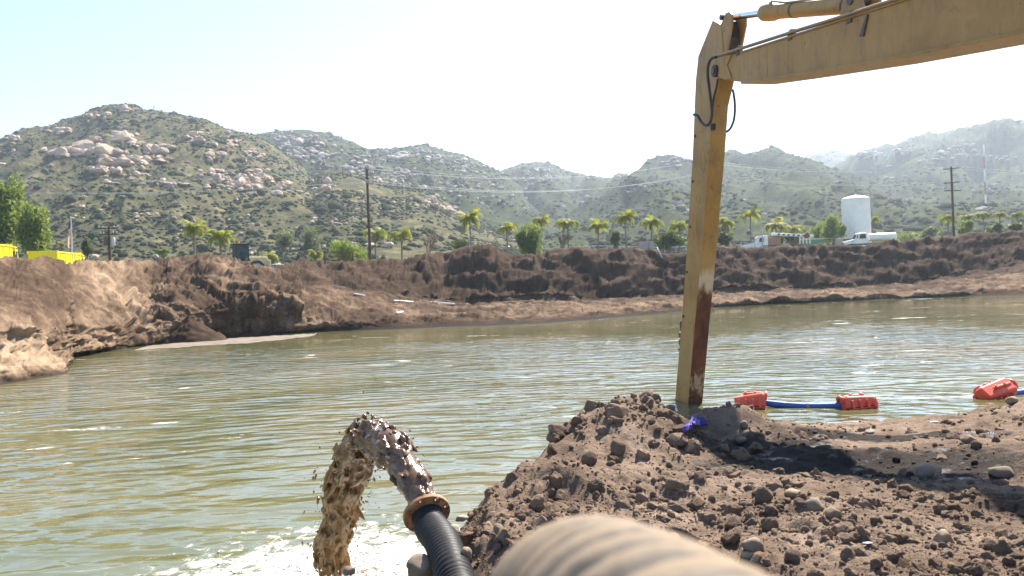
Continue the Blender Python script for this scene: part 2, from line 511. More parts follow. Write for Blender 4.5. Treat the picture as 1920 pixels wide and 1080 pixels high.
# ------------------------------------------------------------------ far bank: lofted cut faces, bench and spoil berm
# px : edge_py, then four (py, depth) up the face, crest (py, depth), how pale the soil is low / high
COLS = [
 (-700, 900, (850, 12.5), (800, 14.5), (700, 17), (580, 22), (470, 30), .9, .6),
 (-300, 790, (755, 20.5), (725, 22.5), (660, 25), (560, 30), (472, 38), .9, .6),
 (-60, 733, (704, 26.9), (672, 29.6), (628, 30.6), (552, 36), (472, 43), .95, .45),
 (0, 722, (692, 28.3), (657, 31.0), (617, 31.9), (550, 37), (474, 44), .95, .42),
 (60, 712, (684, 30.1), (652, 33.0), (612, 33.9), (546, 39), (479, 46), .95, .42),
 (112, 703, (686, 32.0), (658, 35.5), (612, 36.8), (545, 42), (482, 49), .85, .38),
 (128, 699, (690, 32.6), (662, 37), (612, 38.6), (545, 44), (483, 51), .85, .42),
 (140, 668, (662, 40.2), (645, 40.8), (608, 41.8), (546, 46), (483, 53), .85, .5),
 (180, 660, (654, 42.6), (636, 43.2), (606, 44.2), (548, 49), (482, 56), .8, .75),
 (240, 652, (646, 47.8), (622, 48.4), (600, 50.0), (556, 54), (483, 61), .75, .8),
 (285, 646, (641, 50.2), (610, 51.2), (590, 53.4), (552, 57), (481, 64), .55, .5),
 (330, 641, (626, 52.3), (596, 53.0), (574, 54.0), (540, 58), (478, 66), .45, .25),
 (380, 636, (616, 54.0), (582, 54.4), (572, 55.2), (530, 60), (477, 68), .5, .3),
 (405, 634, (614, 55.2), (579, 55.6), (569, 56.4), (527, 61), (479, 69), .5, .4),
 (435, 632, (613, 56.4), (577, 56.8), (566, 57.6), (528, 62), (490, 70), .5, .45),
 (490, 629, (612, 57.0), (574, 57.5), (556, 58.6), (530, 62), (504, 68), .45, .4),
 (530, 627, (612, 57.3), (578, 58.0), (552, 60.0), (524, 66), (497, 78), .4, .25),
 (570, 624, (608, 58.0), (580, 60.0), (548, 63.5), (524, 73), (492, 85), .3, .15),
 (650, 620, (600, 60.0), (572, 64.0), (548, 70.0), (540, 75), (490, 86), .25, .1),
 (750, 617, (600, 61.0), (582, 66.0), (563, 74.0), (557, 77), (483, 88), .25, .08),
 (830, 613, (598, 62.0), (583, 69.0), (573, 78.0), (569, 81), (468, 91), .25, .06),
 (905, 611, (598, 63.0), (583, 71.0), (574, 79.0), (569, 82), (455, 90), .25, .06),
 (955, 609, (597, 63.5), (582, 71.5), (573, 79.5), (568, 83), (466, 92), .3, .06),
 (1000, 607, (595, 64.5), (581, 72.5), (572, 80.0), (567, 83), (476, 92), .3, .07),
 (1060, 603, (592, 66.0), (578, 74.0), (570, 81.0), (565, 84), (460, 92), .35, .1),
 (1130, 598, (588, 68.0), (575, 76.0), (567, 83.0), (562, 86), (459, 93), .35, .1),
 (1200, 591, (582, 70.0), (570, 78.0), (563, 85.0), (559, 88), (465, 95), .35, .12),
 (1260, 586, (577, 73.0), (566, 81.0), (560, 88.0), (556, 91), (469, 97), .35, .12),
 (1340, 577, (569, 79.0), (560, 85.0), (553, 92.0), (549, 94), (461, 101), .3, .1),
 (1450, 570, (563, 82.0), (555, 88.0), (548, 95.0), (545, 97), (460, 105), .3, .1),
 (1550, 566, (560, 83.0), (552, 90.0), (545, 97.0), (542, 99), (455, 107), .3, .1),
 (1650, 562, (556, 84.0), (548, 91.0), (540, 98.0), (536, 100), (453, 108), .3, .1),
 (1720, 559, (553, 84.0), (544, 92.0), (534, 99.0), (530, 101), (445, 109), .3, .1),
 (1800, 556, (549, 84.0), (536, 92.0), (522, 100.0), (516, 102), (437, 110), .25, .08),
 (1920, 553, (541, 84.0), (517, 93.0), (496, 102.0), (488, 104), (428, 112), .2, .06),
 (2200, 545, (530, 84.0), (504, 94.0), (480, 103.0), (470, 105), (412, 113), .2, .06),
 (3000, 522, (505, 84.0), (470, 95.0), (445, 104.0), (430, 106), (375, 115), .2, .06),
]
def far_bank():
    px = np.array([c[0] for c in COLS], float)
    ctrl = np.zeros((len(COLS), 9, 3)); pale = np.zeros((len(COLS), 9))
    for i, c in enumerate(COLS):
        ye = wet(c[0], c[1])
        e = at(c[0], c[1], ye)
        out = Vector((e.x, e.y - 0.0, 0)); 
        ctrl[i, 0] = (e.x * 0.97, ye * 0.97, -0.9)
        ctrl[i, 1] = (e.x, ye, 0.0)
        for j, (py, Y) in enumerate(c[2:6]): ctrl[i, 2 + j] = at(c[0], py, Y)
        cr = at(c[0], *c[6]); ctrl[i, 6] = cr
        k = 1 + 3.2 / c[6][1]
        ctrl[i, 7] = (cr.x * k, cr.y * k, cr.z - 0.5)
        k = 1 + 9.0 / c[6][1]
        ctrl[i, 8] = (cr.x * k, cr.y * k, cr.z - 1.9)
        c = c[:7] + (c[7] * .82, c[8] * .8)
        pale[i] = [c[7] * .3, c[7] * .5, c[7], c[7], (c[7] + c[8]) / 2, c[8], c[8], c[8], c[8]]
    # dense columns: about every 2.2 photo pixels in view
    pxs = np.concatenate([np.arange(-700, -100, 8.0), np.arange(-100, 2020, 2.3), np.arange(2020, 3000, 12.0)])
    rows = np.concatenate([np.linspace(0, 1, 4)[:-1], np.linspace(1, 6, 105)[:-1], np.linspace(6, 8, 18)])
    rng = np.random.RandomState(3)
    # wander the column coordinate a little with height so that facets do not line up
    A, B = np.meshgrid(pxs, rows, indexing='ij')
    w = np.stack([A.ravel() / 60, B.ravel() * 0.8, np.zeros(A.size)], -1)
    Aw = A + (fbm(w, 3) * 26 * sm(1.0, 1.6, B.ravel())).reshape(A.shape)
    V = np.zeros(A.shape + (3,)); PL = np.zeros(A.shape)
    i0 = np.clip(np.searchsorted(px, Aw) - 1, 0, len(px) - 2)
    fx = np.clip((Aw - px[i0]) / (px[i0 + 1] - px[i0]), 0, 1)
    r0 = np.clip(B.astype(int), 0, 7); fr = B - r0
    frs = np.where((r0 >= 5), fr, fr)
    for k in range(3):
        a = ctrl[..., k]
        lo = a[i0, r0] * (1 - fx) + a[i0 + 1, r0] * fx
        hi = a[i0, r0 + 1] * (1 - fx) + a[i0 + 1, r0 + 1] * fx
        V[..., k] = lo * (1 - frs) + hi * frs
    PL = (pale[i0, r0] * (1 - fx) + pale[i0 + 1, r0] * fx) * (1 - fr) + (pale[i0, r0 + 1] * (1 - fx) + pale[i0 + 1, r0 + 1] * fx) * fr
    sh = A.shape; P = V.reshape(-1, 3); b = B.ravel(); a = A.ravel()
    # outward normal of the loft
    du = np.gradient(V, axis=0); dv = np.gradient(V, axis=1)
    N = np.cross(du, dv).reshape(-1, 3); N /= np.linalg.norm(N, axis=1)[:, None] + 1e-9
    N *= np.where(N[:, 1] > 0, -1, 1)[:, None] * 1.0
    face = sm(1.2, 2.0, b) * (1 - sm(5.6, 6.2, b))
    wall = np.where(a < 560, sm(1.5, 3, b), sm(4.6, 5.2, b)) * (1 - sm(5.8, 6.1, b))
    s = P[:, 1] / 60.0
    q = P.copy(); q[:, 2] *= 0.35
    gul = fbm(np.stack([P[:, 0] * .42 + P[:, 2] * .30, P[:, 1] * .42, P[:, 2] * 0.06], -1), 4, ridged=True)   # rills down the face
    big = fbm(P * 0.16 + 3.1, 3)
    med = fbm(P * 0.75, 4)
    clod = fbm(P * 2.6, 3, ridged=True)
    kg = np.interp(a, [0, 200, 330, 560, 700], [.10, .14, .35, .4, .5]); kb = np.interp(a, [0, 200, 330, 560, 700], [.35, .5, 1.0, 1.0, 1.3])
    qq = P * np.array([.40, .40, .75]); c1, v1 = cells(qq + med[:, None] * .5, 3); c2, v2 = cells(qq * 2.7 + med[:, None] * .5, 5)
    blk = .5 * (c1 - .5) + .75 * (v1 - .5) + .34 * (v2 - .5)
    d = wall * (gul * kg * .7 + big * kb * .5 + blk * np.interp(a, [0, 200, 300, 700], [.22, .4, .85, .95])) + face * (med * np.interp(a, [0, 300, 700], [.12, .26, .38])) + sm(1.1, 1.5, b) * clod * np.interp(a, [0, 400], [.10, .20])
    # slumped steps on the fresh faces
    ledge = fbm(np.stack([P[:, 0] * .15, P[:, 1] * .15, P[:, 2] * 1.1], -1), 3)
    d += wall * sm(.05, .2, ledge) * np.interp(a, [0, 250, 400], [.08, .15, .35]) * sm(4.5, 5, np.where(a < 560, 5.0, b))
    # blocks broken off the pale bedded sand at the left
    st1 = sm(-.04, .04, fbm(P * np.array([.30, .30, .55]) + 9, 2)) + .6 * sm(-.03, .03, fbm(P * np.array([.7, .7, 1.3]) + 4, 2))
    d += (1 - sm(230, 330, a)) * sm(1.0, 1.25, b) * (1 - sm(3.6, 4.2, b)) * (st1 - .8) * np.where(b < 2.95, .10, .38)
    Pn = P + N * d[:, None]
    # bench bumps, crest raggedness
    bench = np.where(a > 540, sm(1.2, 2, b) * (1 - sm(4.4, 4.9, b)), 0)
    Pn[:, 2] += bench * (fbm(P * np.array([0.35, 0.5, 0]), 4) * 0.75)
    cr = sm(5.2, 5.9, b) * (1 - sm(7.0, 8.0, b))
    lin = np.stack([P[:, 0] * 0.35, P[:, 1] * 0.2, np.zeros(len(P))], -1)
    Pn[:, 2] += cr * (fbm(lin, 2) * 0.5 + fbm(lin * 3, 3) * 0.35 - np.interp(a, [0, 230, 300], [.25, .28, .38]))
    wetv = (1 - sm(0.05, 0.35, Pn[:, 2] + fbm(P * 0.8, 3) * 0.25)) * np.where(a > 480, 1, .85)
    pl = np.clip(PL.ravel() + .06 + big * 0.35 + fbm(np.stack([P[:, 0] * .5 + P[:, 2], P[:, 1] * .3, P[:, 2] * .15], -1), 3) * 0.35, 0, 1)
    pl = np.where((a > 540), np.clip(pl + bench * 0.15, 0, 1), pl)  # bench soil coloured paler to read as sunlit
    strata = np.where(a < 560, (sm(1, 1.5, b) * (1 - sm(3.4, 4.0, b))), sm(4.5, 4.9, b) * (1 - sm(5.5, 5.9, b)) * 0.8)
    o = fast('pit_bank', Pn, gridfaces(*sh), M['far'], None, True, {'pale': pl, 'wet': wetv, 'strata': strata})
    tag(o, 'brown cut earth bank with spoil berm across the water', kind='structure')
    return o, Pn.reshape(sh + (3,)), pxs, rows
bank, BANKV, BANKPX, BANKROWS = far_bank()

# conical heap of fresh dark soil slipped to the water
def soil_heap(name, base, r, h, seed, label, pale):
    n, m = 72, 26
    th = np.linspace(0, 2 * math.pi, n); t = np.linspace(0, 1, m)
    T, Q = np.meshgrid(th, t, indexing='ij')
    rr = Q * r * (1 + 0.16 * np.sin(T * 2 + seed) + 0.1 * np.sin(T * 3 + seed * 2))
    P = np.stack([base[0] + rr * np.cos(T), base[1] + rr * np.sin(T), base[2] + h * (1 - Q) ** 1.08 - 0.5 * Q ** 6], -1).reshape(-1, 3)
    P[:, 2] += fbm(P * 1.6, 4) * 0.22 * h ** 0.5 + fbm(P * 5, 3, ridged=True) * 0.05
    o = fast(name, P, gridfaces(n, m), M['far'], None, True, {'pale': np.full(len(P), pale), 'wet': np.zeros(len(P)), 'strata': np.zeros(len(P))})
    return tag(o, label, 'soil heap')
c = at(338, 637, 51.2)
soil_heap('soil_heap', (c.x, 52.6, -0.1), 2.9, 1.65, 2, 'conical heap of dark brown soil slumped against the sunlit bank at the waterline', 0.2)

# pale spit of froth and sand lying along the left shore
def froth():
    pts = [(262, 652), (330, 645), (400, 639), (470, 635), (540, 631), (585, 628)]
    lo = [(250, 657), (330, 652), (400, 647), (470, 643), (540, 636), (590, 629)]
    V = []
    n = 60
    for k in range(n):
        u = k / (n - 1) * (len(pts) - 1); i = min(int(u), len(pts) - 2); f = u - i
        for row, off in ((pts, 2.2), (lo, 0)):
            x = row[i][0] * (1 - f) + row[i + 1][0] * f; y = row[i][1] * (1 - f) + row[i + 1][1] * f
            y += math.sin(k * 1.7) * 0.35 + math.sin(k * 0.6) * 0.4
            Y = wet(x, y); p = at(x, y, Y)
            V.append((p.x, p.y + off, 0.03))
    V = np.array(V).reshape(n, 2, 3)
    t = np.linspace(0, 1, 7)[None, :, None]
    W = V[:, :1] * (1 - t) + V[:, 1:] * t
    W[..., 2] = 0.006 + 0.05 * np.sin(np.linspace(0, math.pi, 7))[None]
    m = NT('pale_froth'); v = m.pos(); nn = m.noise(v, 1.2, 5, 0.7)
    m.set(m.ramp(nn, [(0.35, (0.11, 0.085, 0.06)), (0.65, (0.20, 0.165, 0.12))]), 0.85, 0, 0.2, m.bump(nn, 0.5, 0.05))
    o = fast('froth', W.reshape(-1, 3), gridfaces(n, 7), m.m)
    tag(o, 'pale froth and silt lying along the far shore', kind='stuff')
froth()

# ------------------------------------------------------------------ open ground beyond the berm, out to the horizon
def ground():
    pxs = np.concatenate([[-5200, -3000, -1800, -1100], np.arange(-700, 3001, 40.0), [3600, 4600, 6500]])
    cpx = np.array([c[0] for c in COLS], float); cy = np.array([c[6][1] for c in COLS], float)
    Y0 = np.interp(pxs, cpx, cy) + 6.5
    tx = (pxs - 960) / F
    rows = np.concatenate([[0, 8, 20, 40, 65, 100, 150], np.geomspace(220, 6000, 16)])
    crz = np.interp(pxs, cpx, [at(c[0], *c[6]).z for c in COLS])
    X = tx[:, None] * (Y0[:, None] + rows[None]); Y = Y0[:, None] + rows[None] + 0 * X
    Z = (crz - 1.25)[:, None] * np.exp(-rows / 45.0)[None] + (6.2 + np.clip(rows, 0, 200) * 0.028)[None] * (1 - np.exp(-rows / 45.0))[None]
    P = np.stack([X.ravel(), Y.ravel(), Z.ravel()], -1)
    P[:, 2] += fbm(P * 0.03, 3) * 0.5 * sm(95, 140, P[:, 1])
    o = fast('ground', P, gridfaces(len(pxs), len(rows)), M['valley'])
    tag(o, 'flat grassy valley floor behind the pit', kind='structure')
def valley():
    k = NT('valley_grass'); v = k.pos(); n1 = k.noise(v, 0.05, 5, 0.6); n2 = k.noise(v, 0.7, 5, 0.7)
    c = k.ramp(n1, [(0.35, (0.09, 0.11, 0.045)), (0.52, (0.14, 0.15, 0.065)), (0.7, (0.24, 0.19, 0.12))])
    c = k.mix(0.6, c, k.ramp(n2, [(0.3, (0.6, 0.6, 0.6)), (0.7, (1.25, 1.25, 1.25))]), 'MULTIPLY')
    return k.set(c, 0.95, 0, 0.1, k.bump(n2, 0.6, 0.5))
M['valley'] = valley()
ground()

# ------------------------------------------------------------------ hills
ROCKP = [lump(2, 30 + i, 0.15, 1.4, 0.8, 3, boxy=3) for i in range(6)]
SHR = [lump(2, 60 + i, 0.55, 1.9, 0.35, 3) for i in range(4)] + [lump(1, 70 + i, 0.5, 1.6, 0.35, 2) for i in range(3)]
ROCKME = {}
def hill(name, label, sil, yr, yf, zf, seed, rav, shape=1.15, step=4.0, m=70, clusters=(), nshrub=(2000, 3000), nrock=60,
         rockmat='rock', shrubsize=1.0, keep=120):
    sil = sorted(sil)
    tt = np.array([tang(*s) for s in sil]); tx = tt[:, 0]; tz = tt[:, 1]
    txs = np.arange(tx[0], tx[-1], step / F)
    tzs = np.interp(txs, tx, tz)
    ker = np.array([1, 2, 3, 2, 1.0]); ker /= ker.sum()
    tzs = np.convolve(np.pad(tzs, 2, mode='edge'), ker, 'valid')
    s = np.concatenate([np.linspace(0, 1, m), np.linspace(1, 1.5, 8)[1:]])
    T, S = np.meshgrid(txs, s, indexing='ij')
    TZ = np.repeat(tzs[:, None], len(s), 1)
    yrv = yr * (1 + 0.10 * fbm(np.stack([T.ravel() * 7 + seed, 0 * T.ravel(), 0 * T.ravel()], -1), 2)).reshape(T.shape)
    Y = yf + (yrv - yf) * S
    zr = EYE.z + TZ * yrv
    prof = np.where(S <= 1, S ** shape, 1 - (S - 1) * 1.3)
    Z = zf + (zr - zf) * prof
    X = T * Y
    P = np.stack([X.ravel(), Y.ravel(), Z.ravel()], -1)
    sv = S.ravel(); body = np.clip(4 * sv * (1 - sv), 0, 1) ** 0.8
    h = np.clip((zr - zf).ravel(), 0, None) / 100.0
    # spurs and ravines run downhill; bulges between
    rv = fbm(np.stack([P[:, 0] / 95 + seed + fbm(P / 160 + seed, 2) * .8, P[:, 1] / 420, np.full(len(P), seed * 1.3)], -1), 4, ridged=True)
    bl = fbm(P / 70 + seed * 3.3, 4)
    P[:, 2] += body * h * (rv * rav + bl * rav * 0.45 - rav * 0.25)
    P[:, 2] += fbm(P / 14 + seed, 4) * 1.9 * np.clip(h, 0.15, 1) * sm(0, .12, sv)
    o = fast(name, P, gridfaces(len(txs), len(s)), M['hill' if yr < 600 else 'hill_far'])
    tag(o, label, kind='structure')
    front = sv <= 1.001
    Pf = P[front]; fx, fy = pix(Pf)
    rs = np.random.RandomState(seed * 13 + 5)
    G = P.reshape(len(txs), len(s), 3)
    def sample(n, bias=None):
        i = rs.uniform(0, len(txs) - 1.001, n); j = rs.uniform(0, m - 1.001, n)
        a, b = i.astype(int), j.astype(int); u, v = (i - a)[:, None], (j - b)[:, None]
        return (G[a, b] * (1 - u) + G[a + 1, b] * u) * (1 - v) + (G[a, b + 1] * (1 - u) + G[a + 1, b + 1] * u) * v
    # boulders: named clusters, then strays
    RP, RS = [], []
    for (cx, cy, sx, sy, n, size) in clusters:
        for _ in range(int(n * 1.5)):
            x, y = cx + rs.normal() * sx * 0.6, cy + rs.normal() * sy * 0.6
            d2 = (fx - x) ** 2 + (fy - y) ** 2
            near = np.where(d2 < d2.min() + 30)[0]
            k = near[np.argmin(Pf[near, 1])]
            w = size * (rs.uniform(0.3, 1.0) ** 1.3 + .2) * Pf[k, 1] / F * 0.66
            RP.append(Pf[k] + rs.normal(size=3) * [w * .4, w * .4, 0]); RS.append(w)
    n = nrock
    q = sample(n); clump = fbm(q / 60 + seed, 3) > -0.05
    q = q[clump]
    RP = np.array(RP + list(q)); RS = np.array(list(RS) + list(np.abs(rs.normal(size=len(q))) * 0.7 * yr / 500 + 0.5))
    dims = RS[:, None] * rs.uniform(0.6, 1.5, (len(RS), 3)) * [1.2, 1.0, 0.72]
    rot = rotz(rs.uniform(0, 6.28, len(RS))); idx = rs.randint(0, len(ROCKP), len(RS)); tint = rs.uniform(0, 1, len(RS))
    RP[:, 2] += dims[:, 2] * 0.25
    order = np.argsort(-RS / RP[:, 1])
    big, rest = order[:keep], order[keep:]
    for k in big:
        key = (idx[k], rockmat, int(tint[k] * 3))
        if key not in ROCKME:
            me = fast_mesh('boulder', ROCKP[idx[k]][0], ROCKP[idx[k]][1], False, {'tint': np.full(len(ROCKP[idx[k]][0]), tint[k])})
            me.materials.append(M[rockmat]); ROCKME[key] = me
        b = bpy.data.objects.new('boulder', ROCKME[key]); link(b, o)
        b.location = RP[k]; b.scale = dims[k]; b.rotation_euler = (0, 0, rs.uniform(0, 6.28))
    if len(rest):
        st = joined('scattered_boulders', ROCKP, idx[rest], RP[rest], dims[rest], rot[rest], M[rockmat], o, False, tint[rest]); st['kind'] = 'stuff'
    # chaparral
    nb, ns = nshrub
    q = sample(nb + ns); isbig = np.arange(len(q)) < nb
    dens = fbm(q / 45 + seed * 2, 3)
    ok = rs.uniform(-0.32, 0.14, len(q)) < dens + .06
    q, isbig, dens = q[ok], isbig[ok], dens[ok]
    sz = np.where(isbig, rs.uniform(0.6, 0.9, len(q)) / rs.uniform(.25, 1, len(q)) ** .6, rs.uniform(0.35, 0.85, len(q))) * shrubsize
    sz = sz * (1 + .5 * np.clip(dens, 0, .6) * rs.uniform(0, 1, len(q)))
    dims = sz[:, None] * rs.uniform(0.75, 1.35, (len(q), 3)) * [1.1, 1.1, 0.95]
    idx = np.where(isbig, rs.randint(0, 4, len(q)), 4 + rs.randint(0, 3, len(q)))
    tint = np.clip(np.where(isbig, .3, .5) + dens * -0.4 + rs.normal(size=len(q)) * 0.25, 0, 1)
    st = joined('hillside_shrubs', SHR, idx, q, dims, rotz(rs.uniform(0, 6.28, len(q))), M['shrub'], None, True, tint)
    tag(st, 'dark green chaparral shrubs covering ' + label, kind='stuff')
    return o, G

SIL_A = [(-420, 470), (-300, 400), (-200, 330), (-100, 295), (0, 262), (20, 252), (50, 241), (80, 238), (110, 229), (150, 216), (170, 206), (195, 200), (215, 198), (232, 195), (252, 198),
         (270, 208), (300, 213), (350, 222), (380, 227), (410, 238), (450, 249), (480, 258), (510, 272), (545, 296), (580, 325), (620, 355), (680, 395), (740, 430), (800, 460), (850, 480)]
CL_A = [(235, 201, 12, 4, 12, 9), (180, 214, 25, 5, 14, 10), (120, 243, 14, 5, 9, 11), (25, 258, 18, 5, 8, 10), (222, 254, 10, 8, 6, 20), (250, 265, 14, 5, 6, 14),
        (170, 265, 10, 8, 5, 12), (110, 285, 14, 6, 8, 18), (145, 287, 16, 6, 8, 24), (185, 282, 18, 9, 9, 26), (205, 300, 20, 10, 12, 20), (190, 318, 18, 8, 8, 24), (235, 300, 20, 6, 10, 20),
        (265, 302, 18, 8, 10, 17), (288, 276, 22, 9, 14, 16), (302, 298, 20, 8, 10, 14), (250, 325, 30, 8, 12, 11), (310, 340, 26, 6, 12, 14), (205, 340, 18, 6, 14, 9),
        (370, 258, 14, 12, 12, 12), (395, 288, 10, 12, 10, 13), (430, 262, 26, 12, 18, 10), (490, 330, 24, 14, 24, 15), (470, 345, 22, 10, 14, 16), (440, 330, 30, 12, 22, 12), (400, 325, 18, 18, 16, 12),
        (530, 350, 12, 12, 12, 17), (420, 352, 36, 12, 16, 9), (345, 425, 30, 16, 14, 7), (285, 405, 30, 14, 12, 8), (440, 415, 26, 20, 14, 8), (150, 400, 40, 20, 8, 6), (480, 290, 24, 12, 16, 11), (470, 470, 30, 6, 8, 7)]
hillA = hill('hill', 'steep rocky hill with big pale granite slabs behind the dump trucks', SIL_A, 520, 190, 9, 3, 17, 1.12, 3.2, 110, CL_A, (1300, 12500), 480, 'rock', 1.0, 300)
SIL_A2 = [(440, 470), (500, 420), (540, 372), (575, 345), (622, 320), (660, 322), (700, 332), (740, 342), (788, 352), (820, 366), (850, 382), (872, 398), (910, 420), (950, 440), (1010, 458), (1080, 478)]
CL_A2 = [(610, 340, 4, 3, 2, 18), (600, 352, 12, 4, 4, 14), (800, 375, 22, 7, 18, 11), (840, 388, 14, 7, 16, 13), (855, 398, 10, 5, 8, 12), (640, 420, 20, 10, 8, 9), (590, 412, 8, 4, 4, 12), (560, 385, 10, 4, 4, 12),
         (552, 425, 10, 5, 5, 11), (668, 395, 40, 18, 10, 6), (740, 395, 40, 18, 10, 6), (555, 465, 24, 8, 8, 8), (620, 365, 12, 3, 5, 10)]
hill('hill', 'green brushy spur sloping down behind the bare utility pole', SIL_A2, 400, 180, 9, 11, 10, 1.1, 3.2, 80, CL_A2, (600, 7000), 240, 'rock', 0.95, 90)
SIL_B = [(300, 420), (380, 330), (430, 275), (455, 258), (480, 252), (520, 246), (550, 243), (580, 244), (610, 249), (640, 258), (670, 270), (690, 278), (730, 280), (760, 276), (790, 270), (815, 277), (840, 286),
         (870, 293), (900, 306), (925, 318), (945, 326), (980, 350), (1020, 378), (1080, 410), (1150, 440), (1230, 470)]
CL_B = [(560, 262, 45, 14, 50, 10), (600, 292, 45, 18, 45, 10), (560, 285, 25, 14, 20, 16), (690, 305, 40, 16, 45, 9), (665, 322, 30, 9, 22, 14), (790, 282, 22, 8, 20, 9), (830, 296, 26, 8, 22, 10), (760, 325, 55, 20, 60, 8),
        (700, 340, 40, 10, 30, 10), (875, 310, 26, 10, 26, 9), (850, 345, 40, 20, 40, 7), (745, 290, 20, 8, 14, 12), (920, 350, 40, 25, 30, 6)]
hill('hill', 'grey boulder-strewn ridge rising behind the brushy spur', SIL_B, 800, 330, 12, 19, 20, 1.1, 3.2, 80, CL_B, (700, 6500), 420, 'rock_grey', 1.45, 200)
SIL_C = [(820, 420), (880, 365), (920, 332), (945, 318), (980, 307), (1010, 305), (1040, 311), (1070, 323), (1100, 332), (1140, 334), (1165, 333), (1185, 338), (1230, 360), (1300, 395), (1380, 430), (1450, 460)]
CL_C = [(1010, 316, 30, 6, 22, 8), (1025, 334, 25, 10, 22, 9), (985, 340, 20, 14, 14, 7), (970, 390, 40, 20, 20, 5)]
hill('hill', 'low hazy knoll with a bouldery top at the valley head', SIL_C, 1100, 420, 14, 23, 22, 1.05, 3.6, 60, CL_C, (500, 4500), 200, 'rock_grey', 1.9, 60)
SIL_D = [(960, 455), (1040, 415), (1100, 380), (1150, 348), (1180, 333), (1205, 319), (1230, 306), (1265, 300), (1290, 303), (1310, 301), (1340, 296), (1370, 289), (1400, 290), (1430, 288), (1450, 288), (1470, 294),
         (1490, 299), (1515, 308), (1560, 325), (1620, 338), (1700, 345), (1800, 350), (1900, 356), (2000, 362), (2200, 400), (2400, 440)]
CL_D = [(1265, 304, 22, 4, 16, 7), (1268, 388, 12, 8, 8, 12), (1290, 395, 10, 8, 5, 12), (1560, 345, 25, 4, 10, 6), (1180, 350, 20, 8, 10, 6), (1850, 350, 25, 12, 10, 9), (1660, 330, 10, 3, 5, 6)]
hill('hill', 'broad green hill behind the white storage tank', SIL_D, 820, 240, 12, 29, 24, 1.15, 3.6, 80, CL_D, (1100, 10000), 240, 'rock_grey', 1.5, 60)
SIL_E = [(1420, 400), (1460, 335), (1500, 302), (1530, 287), (1560, 282), (1590, 287), (1610, 292), (1660, 320), (1720, 360), (1780, 400)]
hill('hill', 'small pale peak far off between the green hill and the long ridge', SIL_E, 1650, 900, 16, 31, 20, 1.0, 4.5, 40, [(1540, 296, 25, 6, 14, 5)], (500, 700), 40, 'rock_grey', 2.6, 14)
SIL_F = [(1480, 420), (1540, 350), (1580, 310), (1605, 288), (1622, 280), (1640, 277), (1665, 277), (1690, 269), (1710, 259), (1730, 254), (1755, 257), (1790, 256), (1800, 252), (1840, 247), (1870, 237), (1890, 231),
         (1920, 228), (1980, 221), (2080, 226), (2200, 250), (2400, 300), (2700, 380)]
CL_F = [(1630, 290, 22, 5, 18, 11), (1690, 282, 14, 3, 8, 10), (1650, 312, 20, 4, 8, 7), (1750, 300, 40, 14, 18, 7), (1800, 282, 30, 8, 12, 7), (1860, 300, 40, 14, 12, 6), (1760, 285, 16, 8, 8, 9)]
hill('hill', 'long blue-green ridge rising to the edge beyond the lattice mast', SIL_F, 1250, 520, 14, 37, 30, 1.08, 3.6, 70, CL_F, (700, 5000), 260, 'rock_grey', 2.1, 80)

# ------------------------------------------------------------------ near bank: bench of dug earth between the camera and the water
def near_base(x, y):
    x = np.asarray(x, float); y = np.asarray(y, float)
    yy = y - 0.12 * np.clip(x - 5, 0, 20)
    z = np.interp(yy, [-40, -5, 3, 5, 7, 9, 11, 12.5, 13.8, 15, 17, 20], [1.9, 1.28, 1.24, 1.16, 1.02, .86, .62, .38, .06, -.3, -.8, -1.2])
    xl = np.interp(y, [-40, -5, 1, 3, 4.5, 5.5, 6.5, 7.4, 8.2, 9, 9.8, 10.6, 11.4, 12.2, 13, 14, 20], [-1.9, -1.7, -1.3, -.85, -.62, -.50, -.46, -.30, -.05, .25, .62, 1.2, 2.0, 2.9, 3.7, 4.6, 8])
    d = x - xl
    z = z + np.where(d < 0.25, (d - 0.25) * np.interp(y, [3, 4, 5.6, 6.6], [1.25, .7, .7, 1.25]), 0.0)
    return np.maximum(z, -1.2), d

def bump2(x, y, cx, cy, rx, ry, h, rot=0.0, p=2.0):
    c, s = math.cos(rot), math.sin(rot)
    u = ((x - cx) * c + (y - cy) * s) / rx; v = (-(x - cx) * s + (y - cy) * c) / ry
    return h * np.exp(-(u * u + v * v) ** (p / 2))

